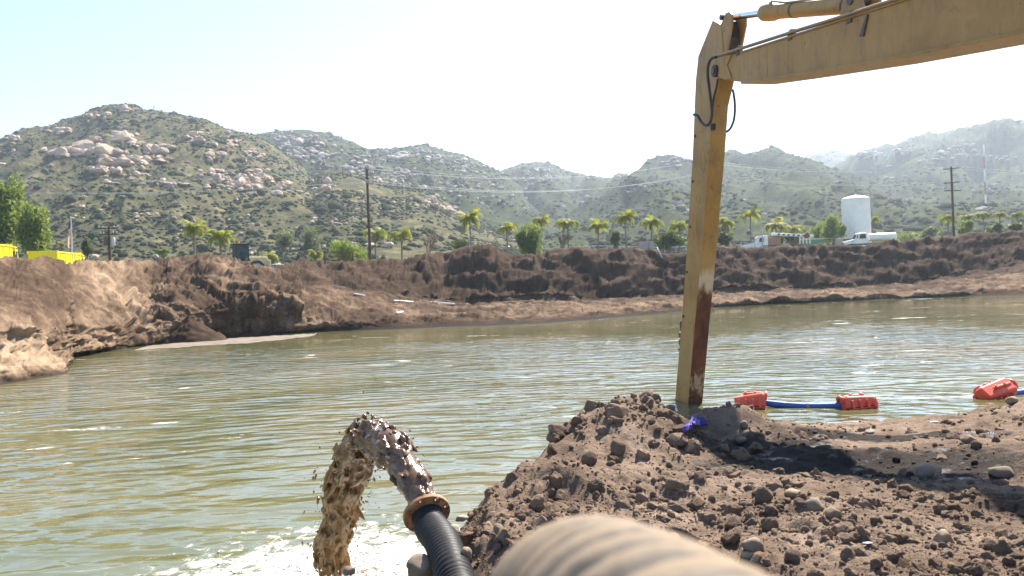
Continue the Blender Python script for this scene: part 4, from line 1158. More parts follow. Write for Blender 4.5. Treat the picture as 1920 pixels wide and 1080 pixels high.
def resample(Q, step):
    d = [0.0]
    for a, b in zip(Q[:-1], Q[1:]): d.append(d[-1] + (b - a).length)
    n = int(d[-1] / step); A = np.array([q[:] for q in Q]); s = np.linspace(0, d[-1], n)
    return [Vector((np.interp(t, d, A[:, 0]), np.interp(t, d, A[:, 1]), np.interp(t, d, A[:, 2]))) for t in s], s

def hose_mat():
    k = NT('ribbed_rubber_hose'); v = k.pos(); n1 = k.noise(v, 6, 6, 0.65); n2 = k.noise(v, 45, 4, 0.7)
    dust = k.attr('dust')
    f = k.math('ADD', dust, k.math('MULTIPLY', k.math('SUBTRACT', n1, 0.5), 1.2), clamp=True)
    c = k.ramp(f, [(0.1, (0.018, 0.017, 0.017)), (0.4, (0.05, 0.044, 0.038)), (0.7, (0.20, 0.155, 0.11)), (1.0, (0.25, 0.185, 0.118))])
    return k.set(c, k.math('ADD', 0.5, k.math('MULTIPLY', f, 0.4)), 0, 0.12, k.bump(n2, 0.3, 0.005))
M['hose'] = hose_mat()
def rust_mat():
    k = NT('rusty_flange_steel'); v = k.pos(); n1 = k.noise(v, 12, 6, 0.7); n2 = k.noise(v, 60, 4, 0.7)
    c = k.ramp(n1, [(0.3, (0.13, 0.06, 0.03)), (0.5, (0.34, 0.17, 0.08)), (0.7, (0.52, 0.31, 0.17))])
    return k.set(c, 0.75, 0.2, 0.4, k.bump(n2, 0.4, 0.004))
M['rust'] = rust_mat()

FLC = at(800, 963, 5.5)                          # centre of the flange
FLD = Vector((-0.31, 0.82, 0.48)).normalized()
HOSER = 0.115
def discharge_hose():
    ho = empty('discharge_hose', (FLC.x, FLC.y, 0.9), label='thick ribbed black rubber hose, dusty tan where it arches close to the lens', cat='hose')
    inv = Matrix.Translation(-ho.location)
    crest = at(1175, 1080, 0.80)
    cz = at(1190, 988, 0.60).z - 0.130; cx = at(1262, 1000, 0.60).x
    pts = [(0.62, -1.3, 1.48), (0.44, -0.45, 1.87), (0.30, 0.18, 2.26), (cx, 0.585, cz), (0.035, 1.12, 2.20), (-0.06, 1.75, 1.62), (-0.16, 2.5, 1.36), (-0.30, 3.4, 1.22),
           at(866, 1130, 4.35), at(846, 1062, 4.75), at(826, 1012, 5.12), FLC - FLD * 0.14, FLC - FLD * 0.015]
    Q, s = resample(catmull(pts, 16), 0.0085)
    n = 28; P = np.array([q[:] for q in Q])
    T = np.gradient(P, axis=0); T /= np.linalg.norm(T, axis=1)[:, None]
    up = np.array([0, 0, 1.0]); V = np.zeros((len(P), n, 3))
    rib = 0.0065 * (0.5 + 0.5 * np.cos(2 * math.pi * s / 0.040)) ** 1.6
    rib *= np.where(s > s[-1] - 0.09, 0.1, 1)
    b = up
    th = np.linspace(0, 2 * math.pi, n, endpoint=False)
    for i in range(len(P)):
        a = np.cross(T[i], b); a /= np.linalg.norm(a); b = np.cross(a, T[i])
        rr = HOSER - 0.006 + rib[i] + 0.0012 * np.sin(3 * th + s[i] * 9)
        V[i] = P[i] + rr[:, None] * (np.cos(th)[:, None] * a + np.sin(th)[:, None] * b)
    dust = np.interp(P[:, 1], [-1, 1.2, 2.5, 3.6, 4.6, 5.6], [.85, .85, .7, .42, .22, .12])
    fc = gridfaces(len(P), n + 1)
    Vc = np.concatenate([V, V[:, :1]], 1)
    o = fast('hose_wall', Vc.reshape(-1, 3), fc, M['hose'], None, True, {'dust': np.repeat(dust, n + 1) - 0.42 * np.repeat(1 - np.clip(rib / .0065, 0, 1), n + 1)})  # grooves between the ribs toned darker than their crests
    o.parent = ho; o.matrix_parent_inverse = inv
    # steel flange with bolt holes
    q = FLD.to_track_quat('Z', 'Y').to_matrix().to_4x4(); MM = Matrix.Translation(FLC) @ q
    R0, R1, th_ = 0.108, 0.162, 0.03
    bm = bmesh.new(); ns = 48; holes = 8
    # ring plate built as sectors so that each bolt hole is a real hole
    vs = []
    mbv = MB()
    def ring_pt(r, a, z): return MM @ Vector((r * math.cos(a), r * math.sin(a), z))
    hr = 0.0125; rc = 0.1395
    for hk in range(holes):
        a0 = 2 * math.pi * hk / holes; a1 = 2 * math.pi * (hk + 1) / holes; ac = (a0 + a1) / 2
        m_ = 24; outer = []
        # outline of the sector, walked to match the hole's points
        cxy = (rc * math.cos(ac), rc * math.sin(ac))
        for j in range(m_):
            t = ac + 2 * math.pi * j / m_
            d = (math.cos(t), math.sin(t)); best = None
            for step in np.linspace(hr * 1.02, 0.16, 160):
                x, y = cxy[0] + d[0] * step, cxy[1] + d[1] * step
                r_ = math.hypot(x, y); a_ = math.atan2(y, x)
                da = (a_ - ac + math.pi) % (2 * math.pi) - math.pi
                if r_ > R1 or r_ < R0 - 0.02 or abs(da) > (a1 - a0) / 2: break
                best = (x, y)
            outer.append(best)
        for z0, z1 in ((-th_ / 2, th_ / 2),):
            base = len(mbv.v); vs = []
            for j in range(m_):
                t = ac + 2 * math.pi * j / m_
                ix, iy = cxy[0] + hr * math.cos(t), cxy[1] + hr * math.sin(t)
                for z in (z0, z1):
                    vs.append(MM @ Vector((outer[j][0], outer[j][1], z))); vs.append(MM @ Vector((ix, iy, z)))
            fs = []
            for j in range(m_):
                k = (j + 1) % m_
                fs += [(4 * j, 4 * k, 4 * k + 1, 4 * j + 1), (4 * j + 2, 4 * j + 3, 4 * k + 3, 4 * k + 2), (4 * j + 1, 4 * k + 1, 4 * k + 3, 4 * j + 3), (4 * j, 4 * j + 2, 4 * k + 2, 4 * k)]
            mbv.add(vs, fs)
    fl = mbv.build('flange', M['rust']); fl.parent = ho; fl.matrix_parent_inverse = inv
    rim = MB()
    rim.lathe([(R1 - .004, -th_ / 2 - .002), (R1 + .003, -th_ / 2 + .003), (R1 + .003, th_ / 2 - .003), (R1 - .004, th_ / 2 + .002)], 64, MM)
    # keep the lathe open: drop its end caps
    rim.f = [f for f in rim.f if len(f) == 4]; rim.m = rim.m[:len(rim.f)]
    o = rim.build('flange_rim', M['rust'], fl, smooth=True, auto=40); o.matrix_parent_inverse = Matrix.Identity(4)
    for hk in (2, 3, 5, 6):
        a = 2 * math.pi * (hk + .5) / holes
        bb = MB(); bb.lathe([(.022, -.022), (.022, -.015), (.017, -.0155)], 14, MM @ Matrix.Translation((rc * math.cos(a), rc * math.sin(a), 0))); 
        bb.f = [f for f in bb.f if len(f) == 4]; bb.m = bb.m[:len(bb.f)]
        bb.build('washer', M['steel'], fl, smooth=False)
    return ho
discharge_hose()

# ------------------------------------------------------------------ the mud that spouts from it
def mud_mat():
    k = NT('liquid_mud'); v = k.pos(); n1 = k.noise(v, 9, 5, 0.65); n2 = k.noise(v, 60, 4, 0.7)
    sp = k.new('ShaderNodeSeparateXYZ'); k.l(v, sp.inputs[0])
    th = k.ramp(k.math('SUBTRACT', sp.outputs[1], 6.0), [(0.35, (0, 0, 0)), (1.0, (1, 1, 1))])
    c = k.ramp(n1, [(0.3, (0.062, 0.032, 0.016)), (0.5, (0.125, 0.068, 0.034)), (0.7, (0.21, 0.12, 0.06))])
    c = k.mix(k.math('MULTIPLY', th, 0.75), c, k.ramp(n1, [(0.35, (0.16, 0.088, 0.028)), (0.6, (0.38, 0.235, 0.085))]))
    k.set(c, 0.24, 0, 0.5, k.bump(n2, 0.35, 0.006))
    tr = k.new('ShaderNodeBsdfTranslucent'); k.l(k.mix(0.5, c, (0.5, 0.32, 0.10)), tr.inputs['Color'])
    mx = k.new('ShaderNodeMixShader'); k.l(k.math('ADD', 0.08, k.math('MULTIPLY', th, 0.3)), mx.inputs[0])
    k.l(k.b.outputs[0], mx.inputs[1]); k.l(tr.outputs[0], mx.inputs[2]); k.l(mx.outputs[0], k.out.inputs['Surface'])
    return k.m
M['mud'] = mud_mat()
def mud_stream():
    rs = np.random.RandomState(21)
    hdir = Vector((-0.5, 0.866, 0)); ctrl = []
    for t in np.linspace(0, 1, 14):              # thrown path: up with the hose's slope, then down to the water
        hs = t * 2.45; rise = .39; sa = .98
        rise += 0 * t
        z_ = FLC.z + rise * (1 - ((hs - sa) / sa) ** 2) if hs < sa else FLC.z + rise * (1 - ((hs - sa) / (sa * .80)) ** 2)
        ctrl.append(FLC + hdir * hs * .93 + Vector((0, 0, z_ - FLC.z)))
        if z_ < -.1: break
    Q, s = resample(catmull(ctrl, 12), 0.02); L = s[-1]
    P = np.array([q[:] for q in Q]); u = s / L
    W = np.interp(u, [0, .12, .24, .36, .48, .6, .75, 1], [.095, .11, .135, .155, .155, .145, .13, .14])
    P[:, 0] += fbm(P * 5, 2) * .06 * sm(.25, .6, u); P[:, 2] += fbm(P * 5 + 30, 2) * .05 * sm(.15, .4, u)
    W = W * (1 + .45 * fbm(np.stack([u * 14, 0 * u, 0 * u], -1), 3))
    TT = np.gradient(P, axis=0); TT /= np.linalg.norm(TT, axis=1)[:, None]
    sph = [lump(1, 200 + i, 0.6, 1.6, 0, 3) for i in range(5)]
    n = 2200
    k = rs.randint(0, len(P), n); uu = u[k]
    ang = rs.uniform(0, 6.28, n); rad = (.45 + .62 * rs.uniform(0, 1, n) + .12 * rs.uniform(0, 1, n) ** 6) * W[k] * np.where(uu > .5, 1.1, 1.0)
    a = np.cross(TT[k], [1, 0.2, 0.1]); a /= np.linalg.norm(a, axis=1)[:, None]; b = np.cross(TT[k], a)
    C = P[k] + a * (rad * np.cos(ang))[:, None] + b * (rad * np.sin(ang))[:, None]
    sz = rs.uniform(.009, .028, n) * np.where(uu < .12, .9, 1) * np.where(uu > .55, .95, 1.0)
    st = np.stack([sz, sz, sz * rs.uniform(1.2, 3.2, n) * np.where(uu > .45, 2.4, 1)], -1)
    # long axis of each gob follows the flow
    z = TT[k] + rs.normal(size=(n, 3)) * np.where(uu > .45, .12, .25)[:, None]; z /= np.linalg.norm(z, axis=1)[:, None]
    x = np.cross(z, rs.normal(size=(n, 3))); x /= np.linalg.norm(x, axis=1)[:, None]; y = np.cross(z, x)
    Rm = np.stack([x, y, z], -1)
    thin = np.clip((uu - .42) * 2.2 + rs.normal(size=n) * .12, 0, 1)
    # solid core so that light does not pass straight through
    core = MB(); core.tube([Vector(p) for p in P[::3]], list(W[::3] * np.interp(u[::3], [0, .1, .35, .6, 1], [1.0, .96, .92, .7, .6])), 14)
    root = empty('mud_stream', (P[-1][0], P[-1][1], 0), label='thick brown muddy water spouting in an arc from the hose end', cat='mud stream')
    inv = Matrix.Translation(-root.location)
    body = joined('stream_body', sph, rs.randint(0, 5, n), C, st, Rm, M['mud'], None, True, None, {'thin': thin})
    body.parent = root; body.matrix_parent_inverse = inv
    V = np.array([v[:] for v in core.v]); V += (fbm(V * 14, 3) * .03)[:, None] * rs.normal(size=(len(V), 1))
    Fc = np.array([f for f in core.f if len(f) == 4])
    c = fast('stream_core', V, Fc, M['mud'], None, True, {'thin': np.clip((np.repeat(u[::3], 14) - .42) * 2.2, 0, 1)})
    c.parent = root; c.matrix_parent_inverse = inv
    rm = body.modifiers.new('merge', 'REMESH'); rm.mode = 'VOXEL'; rm.voxel_size = .0095; rm.use_smooth_shade = True
    smo = body.modifiers.new('soften', 'SMOOTH'); smo.factor = .5; smo.iterations = 8
    # flung drops
    n = 900; k = (len(P) * (.14 + .86 * rs.uniform(0, 1, n) ** .6)).astype(int).clip(0, len(P) - 1)
    C = P[k] + rs.normal(size=(n, 3)) * (W[k] * np.where(rs.uniform(0, 1, n) < .3, 1.1, .75))[:, None]
    C[:, 2] -= np.abs(rs.normal(size=n)) * .06
    z = TT[k] + rs.normal(size=(n, 3)) * .2; z /= np.linalg.norm(z, axis=1)[:, None]; x = np.cross(z, rs.normal(size=(n, 3))); x /= np.linalg.norm(x, axis=1)[:, None]
    Rd = np.stack([x, np.cross(z, x), z], -1)
    sz = np.abs(rs.normal(size=n)) * .004 + .0025
    d = joined('drops', sph, rs.randint(0, 5, n), C, np.stack([sz, sz, sz * rs.uniform(1, 4.5, n)], -1), Rd, M['mud'], None, True, None, {'thin': np.clip((u[k] - .4) * 1.6, 0, 1)})
    d.parent = root; d.matrix_parent_inverse = inv; d['kind'] = 'stuff'
    # splash: froth thrown up round the foot
    m = NT('white_froth'); v = m.pos(); m.set(m.ramp(m.noise(v, 9, 4), [(.3, (.55, .5, .42)), (.7, (.82, .8, .75))]), .35, 0, .5)
    n = 1000; r = np.abs(rs.normal(size=n)) * .62; t = rs.uniform(0, 6.28, n)
    C = np.stack([P[-1][0] + .1 + r * np.cos(t) * 1.25, P[-1][1] + .25 + r * np.sin(t) * .8, np.abs(rs.normal(size=n)) * .035 * np.exp(-r)], -1)
    sz = rs.uniform(.004, .014, n)
    f = joined('splash_froth', sph, rs.randint(0, 5, n), C, np.stack([sz * 1.6, sz * 1.3, sz * .7], -1), rotz(rs.uniform(0, 6, n)), m.m, None, True, None, {'thin': np.zeros(n)})
    tag(f, 'white froth churned up where the mud stream falls in', kind='stuff')
mud_stream()

# ------------------------------------------------------------------ red floats and blue hose on the water
def plastic(name, col, rough=0.32, fade=(0.6, 0.2, 0.12)):
    k = NT(name); v = k.pos(); n1 = k.noise(v, 5, 5, 0.6); n2 = k.noise(v, 40, 4, 0.7)
    c = k.mix(k.math('MULTIPLY', n1, 0.35), col, fade)
    return k.set(c, k.math('ADD', rough, k.math('MULTIPLY', n2, 0.2)), 0, 0.5, k.bump(n2, 0.05, 0.004))
M['red'] = plastic('red_float_plastic', (0.68, 0.06, 0.018)); M['blue'] = plastic('blue_hose_plastic', (0.018, 0.085, 0.33), 0.35, (0.05, 0.16, 0.4))
M['tie'] = paint('yellow_green_tie', (0.35, 0.33, 0.03), 0.6, 0.3)

def float_shell(name, L, W_, H, mir, lab, group='red hose floats', ribs=False):
    """tapered two-half float shell clamped round the hose; origin at its middle on the waterline"""
    ro = bpy.data.objects.new(name, None); ro.empty_display_size = .2; link(ro); tag(ro, lab, 'float', group)
    def sec(x, w0, w1, z0, z1, nx=1.0):   # octagon-like section
        return [Vector((x, -w0, z0 + (z1 - z0) * .12)), Vector((x, -w0 * .82, z0)), Vector((x, w0 * .82, z0)), Vector((x, w0, z0 + (z1 - z0) * .12)),
                Vector((x, w0 * .96, z0 + (z1 - z0) * .45)), Vector((x, w1 * .98, z0 + (z1 - z0) * .88)), Vector((x, w1 * .8, z1)), Vector((x, -w1 * .8, z1)), Vector((x, -w1 * .98, z0 + (z1 - z0) * .88)), Vector((x, -w0 * .96, z0 + (z1 - z0) * .45))]
    def loft(secs):
        m = MB(); vs = [v for s in secs for v in s]; n = 10; fs = []
        for i in range(len(secs) - 1):
            for j in range(n): fs.append((i * n + j, i * n + (j + 1) % n, (i + 1) * n + (j + 1) % n, (i + 1) * n + j))
        fs += [tuple(range(n))[::-1], tuple((len(secs) - 1) * n + j for j in range(n))]
        return m.add(vs, fs)
    a = L / 2
    up = loft([sec(-a, W_ * .8, W_ * .62, .012, H * .72), sec(-a * .9, W_ * .9, W_ * .74, .006, H * .8), sec(0, W_ * .97, W_ * .82, .006, H * .92), sec(a * .82, W_, W_ * .88, .006, H), sec(a, W_ * .95, W_ * .78, .012, H * .93)])
    ush = up.build('upper_shell', M['red'], ro, bevel=.012)
    dn = loft([sec(-a, W_ * .6, W_ * .8, -H * .7, -.006), sec(-a * .9, W_ * .7, W_ * .9, -H * .8, -.004), sec(a * .82, W_ * .8, W_, -H * .95, -.004), sec(a, W_ * .7, W_ * .95, -H * .85, -.008)])
    dn.build('lower_shell', M['red'], ro, bevel=.012)
    for k in range(4):                       # moulded ribs on the flank
        x = -a * .72 + k * a * .45
        for s in (-1, 1):
            m = MB(); m.prism([(-.028, .0), (.028, .0), (.016, H * .62), (-.016, H * .62)], lambda u, v, w, x=x, s=s: Vector((x + u, s * (W_ * (1.02 - .14 * v / H) + w * (1 - .75 * v / H)), v + .01)), 0, .05)
            m.build('rib', M['red'], ro, bevel=.006)
    mb = MB().box((0.1 * L, 0, H * .98), (L * .62, .05, .04)); mb.build('spine', M['red'], ush, bevel=.01)
    for x in (-.12, .2):
        MB().box((x * L, 0, H * .97), (.05, .08, .085)).build('clamp_ear', M['red'], ush, bevel=.01)
    MB().tube([(a * .98, -W_ * .55, H * .5), (a * 1.06, -W_ * .5, H * .85), (a * 1.08, 0, H * 1.0), (a * 1.06, W_ * .5, H * .85), (a * .98, W_ * .55, H * .5)], .035, 8).build('end_lip', M['red'], ush, smooth=True)
    for s in (-1, 1):
        MB().box((.0, s * W_ * 1.0, -.0), (L * .9, .03, .03)).build('seam_flange', M['red'], ro, bevel=.008)
    return ro
def floats():
    Y = wet(1500, 766)
    f1 = float_shell('hose_float', .62, .19, .30, 1, 'tapered red plastic float at the blue hose end nearest the excavator stick')
    p = at(1411, 766, wet(1411, 766)); f1.location = (p.x, p.y + .15, .0); f1.rotation_euler = (R(-3), R(-3), R(-14))
    f2 = float_shell('hose_float', .70, .20, .27, 1, 'red ribbed float at the other end of the blue hose, lying flatter')
    q = at(1616, 766, wet(1616, 766)); f2.location = (q.x, q.y + .15, -.015); f2.rotation_euler = (R(8), R(3), R(187))
    f3 = float_shell('hose_float', .80, .21, .30, 1, 'red finned float tilted on its side at the photo\'s edge, beyond the tan boulder')
    r = at(1870, 744, wet(1870, 746)); f3.location = (r.x, r.y + .15, .02); f3.rotation_euler = (R(38), R(-8), R(20))
    # corrugated blue hose strung between the first two
    a = Vector(f1.location) + Vector((.24, .0, .10)); b = Vector(f2.location) + Vector((-.25, .02, .07))
    def blue(a, b, sag, name, lab):
        pts = [a.lerp(b, t) + Vector((0, 0, -sag * 4 * t * (1 - t))) for t in np.linspace(0, 1, 9)]
        Q, s = resample(catmull(pts, 12), .008)
        rad = .066 + .005 * (np.cos(2 * math.pi * s / .034) > 0)
        ho = MB().tube(Q, list(rad), 18).build(name, M['blue'], None, smooth=True, auto=45)
        tag(ho, lab, 'hose'); return ho, Q
    ho, Q = blue(a, b, .05, 'floating_hose', 'blue corrugated hose afloat between two red floats')
    t = Q[int(len(Q) * .56)]; d = (Q[int(len(Q) * .56) + 2] - t).normalized()
    q4 = d.to_track_quat('Z', 'Y').to_matrix().to_4x4(); q4.translation = t
    for dz in (-.02, .015):
        o = MB(); o.lathe([(.073, dz - .012), (.080, dz - .009), (.080, dz + .009), (.073, dz + .012)], 20, q4); o.build('tie_band', M['tie'], ho)
    o = MB().box((0.0, -.085, 0), (.05, .04, .09), q4).build('tie_knot', M['tie'], ho, bevel=.01)
    c = Vector(f3.location)
    blue(c + Vector((-.28, -.09, .0)), c + Vector((2.6, .9, .08)), .02, 'floating_hose', 'blue hose running out of the frame from the tilted red float')
floats()

# scraps lying about
def scraps():
    m = NT('purple_cloth'); v = m.pos(); n = m.noise(v, 14, 4); m.set(m.ramp(n, [(.3, (.075, .055, .24)), (.7, (.14, .11, .36))]), .85, 0, .2, m.bump(n, .4, .02))
    n1, n2 = 44, 16
    U, Wd = np.meshgrid(np.linspace(0, 1, n1), np.linspace(-1, 1, n2), indexing='ij')
    px = np.interp(U, [0, .25, .5, .75, 1], [1281, 1290, 1298, 1311, 1326]); py = np.interp(U, [0, .25, .5, .75, 1], [809, 803, 792, 789, 792]) + Wd * np.interp(U, [0, .3, .6, 1], [2, 6.5, 4.5, 2.0])
    P = []
    for a, b in zip(px.ravel(), py.ravel()):
        P.append(drop(a, b, .11, 0, False, 7.0, 12.0)[:])
    P = np.array(P)
    P[:, 2] += fbm(P * 11, 2) * .05 + .03 * np.sin(Wd.ravel() * 5 + U.ravel() * 8)
    o = fast('rag', P, gridfaces(n1, n2), m.m); sd = o.modifiers.new('thickness', 'SOLIDIFY'); sd.thickness = .006
    tag(o, 'crumpled purple rag lying in the hollow of the shaded mound', 'rag')
    for (x, y, Y, w, lab) in ((1752, 791, 10, .06, 'small scrap of bright blue plastic on the sunlit shore'), (1627, 1018, 4.3, .03, 'tiny pale blue chip of litter on the foreground clods')):
        q = drop(x, y, .015, 0, True)
        V, T = lump(2, 300, .5, 2.0); V = V * [w, w * .5, w * .18]
        o = fast('plastic_scrap', V, T, M['blue'], None, False); o.location = q; tag(o, lab, 'litter')
scraps()

# ------------------------------------------------------------------ things on the ground beyond the pit
_cpx = np.array([c[0] for c in COLS], float); _cy = np.array([c[6][1] for c in COLS], float); _cz = np.array([at(c[0], *c[6]).z for c in COLS])
def ground_z(x, y):
    """height of the valley floor sheet at a world point"""
    p = 960 + x / y * F
    y0 = np.interp(p, _cpx, _cy) + 6.5; d = max(0.0, y - y0); cz = np.interp(p, _cpx, _cz) - 1.25
    e = math.exp(-d / 45.0)
    return cz * e + (6.2 + min(d, 200) * 0.028) * (1 - e)
def base_at(px, Y):
    x = (px - 960) / F * Y
    return Vector((x, Y, ground_z(x, Y)))

M['white'] = paint('white_paint', (0.78, 0.77, 0.75), 0.4, 0.22, (0.35, 0.29, 0.22), 1.4)
M['tankwhite'] = paint('chalky_white_tank', (0.82, 0.80, 0.77), 0.7, 0.22, (0.42, 0.33, 0.27), 0.5)
M['dumpyel'] = paint('bright_yellow_paint', (0.80, 0.66, 0.0), 0.4, 0.12, (0.4, 0.3, 0.1), 1.0)
M['cream'] = paint('cream_machine_paint', (0.68, 0.53, 0.27), 0.5, 0.3, (0.3, 0.2, 0.12), 2)
M['tyre'] = paint('tyre_rubber', (0.03, 0.028, 0.027), 0.8, 0.5, (0.16, 0.12, 0.09), 3)
M['black'] = paint('black_trim', (0.02, 0.02, 0.022), 0.5, 0.3, (0.1, 0.08, 0.06), 3)
M['amber'] = paint('orange_beacon', (0.9, 0.2, 0.01), 0.3, 0.05)
M['woodpole'] = paint('dark_creosoted_wood', (0.065, 0.038, 0.027), 0.85, 0.4, (0.14, 0.09, 0.06), 2)
M['grey'] = paint('galvanised_steel', (0.42, 0.42, 0.43), 0.45, 0.25, (0.3, 0.26, 0.22), 2, 0.3)
M['redpaint'] = paint('red_paint', (0.42, 0.05, 0.03), 0.5, 0.3)
M['rustbrown'] = paint('rusty_brown_steel', (0.16, 0.065, 0.035), 0.75, 0.4, (0.07, 0.03, 0.02), 3)
M['brownbox'] = paint('tan_crate', (0.36, 0.19, 0.11), 0.7, 0.3)
M['concrete'] = paint('weathered_concrete', (0.36, 0.33, 0.29), 0.85, 0.35, (0.2, 0.16, 0.12), 1.5)
M['green'] = paint('green_container_paint', (0.10, 0.22, 0.15), 0.6, 0.3)
M['flagred'] = paint('flag_red', (0.42, 0.03, 0.04), 0.8, 0); M['flagwhite'] = paint('flag_white', (0.78, 0.76, 0.74), 0.8, 0); M['flagblue'] = paint('flag_blue', (0.03, 0.04, 0.16), 0.8, 0)
M['wire'] = NT('aluminium_cable').set((0.62, 0.62, 0.62), 0.35, 0.6)
M['poly'] = paint('white_plastic_pipe', (0.75, 0.73, 0.68), 0.5, 0.3, (0.45, 0.35, 0.25), 2)

def cab_glass():
    k = NT('clear_cab_glass'); k.set((0.02, 0.05, 0.07), 0.08, 0, 0.3)
    t = k.new('ShaderNodeBsdfTransparent'); t.inputs[0].default_value = (.75, .85, .9, 1); mx = k.new('ShaderNodeMixShader'); mx.inputs[0].default_value = .55
    k.l(k.b.outputs[0], mx.inputs[1]); k.l(t.outputs[0], mx.inputs[2]); k.l(mx.outputs[0], k.out.inputs['Surface']); return k.m
M['cabglass'] = cab_glass()
def wheel(parent, G, x, y, r, w):
    MM = G @ Matrix.Translation((x, y, r)) @ Matrix.Rotation(R(90), 4, 'X')
    t = MB().lathe([(r * .55, -w / 2), (r * .92, -w / 2), (r, -w * .36), (r, w * .36), (r * .92, w / 2), (r * .55, w / 2)], 22, MM).build('wheel', M['tyre'], parent, smooth=True, auto=35)
    MB().lathe([(r * .5, -w / 2 - .01), (r * .54, -w * .3), (r * .54, w * .3), (r * .5, w / 2 + .01)], 16, MM).build('rim', M['grey'], t)

def dump_truck(loc_, rz, lab):
    ro = empty('dump_truck', (0, 0, 0), label=lab, cat='dump truck', group='yellow dump trucks behind the berm')
    G = Matrix.Identity(4)                       # drives towards +X
    for x in (-2.1, -0.9, 3.6):
        for y in (-1.02, 1.02): wheel(ro, G, x, y, .53, .4)
    MB().box((0.4, 0, .95), (8.0, .9, .28)).build('chassis', M['black'], ro)
    # bed: tapered tub, open on top, with a rolled rim
    b = MB(); L0, L1, w, h0, h1 = -3.1, 2.3, 1.25, 1.2, 2.75
    b.box(((L0 + L1) / 2, 0, h0), (L1 - L0, 2 * w - .1, .1))
    for s in (-1, 1): b.box(((L0 + L1) / 2, s * w, (h0 + h1) / 2), (L1 - L0, .07, h1 - h0))
    bed = b.build('dump_bed', M['dumpyel'], ro, bevel=.02)
    MB().box((L1, 0, 2.1), (.08, 2 * w + .06, 1.85)).build('headboard', M['dumpyel'], bed, bevel=.02)
    tg = MB().box((L0 - .03, 0, 2.02), (.1, 2 * w + .1, 1.62)).build('tailgate', M['dumpyel'], ro, bevel=.025)
    for s in (-1, 1):
        MB().box(((L0 + L1) / 2, s * (w + .02), h1 + .03), (L1 - L0 + .1, .16, .12)).build('rim_rail', M['dumpyel'], bed, bevel=.03)
        MB().box((L0 - .08, s * (w + .04), h1 - .02), (.3, .12, .3)).build('tailgate_hinge', M['dumpyel'], tg, bevel=.02)
        for k in range(5): MB().box((L0 + .55 + k * 1.1, s * (w + .06), 1.95), (.12, .07, 1.4)).build('bed_rib', M['dumpyel'], bed, bevel=.015)
    MB().box((L0 - .03, 0, h1 + .08), (.14, 2 * w + .3, .16)).build('tailgate_rail', M['dumpyel'], tg, bevel=.03)
    # cab guard reaching over the cab
    cg = MB(); cg.box((2.8, 0, 2.98), (1.05, 2.3, .07), Matrix.Translation((0, 0, 0)) @ Matrix.Rotation(R(4), 4, 'Y'))
    for s in (-1, 1): cg.box((3.22, s * 1.1, 2.45), (.08, .08, .8), Matrix.Identity(4))
    cg.build('cab_guard', M['dumpyel'], bed, bevel=.015)
    c = MB().box((3.3, 0, 1.75), (1.5, 2.2, 1.75), taper=(.85, .92)).build('cab', M['dumpyel'], ro, bevel=.08)
    MB().box((3.25, 1.07, 2.1), (.9, .06, .6)).build('window', M['glass'], c); MB().box((3.25, -1.07, 2.1), (.9, .06, .6)).build('window', M['glass'], c)
    MB().box((4.02, 0, 2.15), (.06, 1.8, .65), Matrix.Identity(4)).build('windscreen', M['glass'], c)
    MB().box((4.55, 0, 1.3), (1.2, 1.7, .9), taper=(.9, .85)).build('hood', M['dumpyel'], ro, bevel=.12)
    MB().tube([(2.45, -1.0, 1.0), (2.45, -1.0, 3.1)], .08, 10).build('exhaust_stack', M['black'], ro)
    MB().tube([(2.5, 1.05, 2.9), (2.5, 1.05, 3.25)], .13, 10).build('air_intake', M['white'], ro)
    ro.location = loc_; ro.rotation_euler = (0, 0, rz); return ro
p = at(80, 468, 75.0)
hd = math.atan2(.989, -.13)
dump_truck((p.x - .1, p.y + 2.6, p.z - 3.08), hd, 'bright yellow dump truck by the flagpole, its bed showing over the berm')
p = at(6, 456, 72.0)
dump_truck((p.x - 1.45, p.y - .4, p.z - 2.95), hd, 'bright yellow dump truck cut off at the frame edge under the big pepper tree')

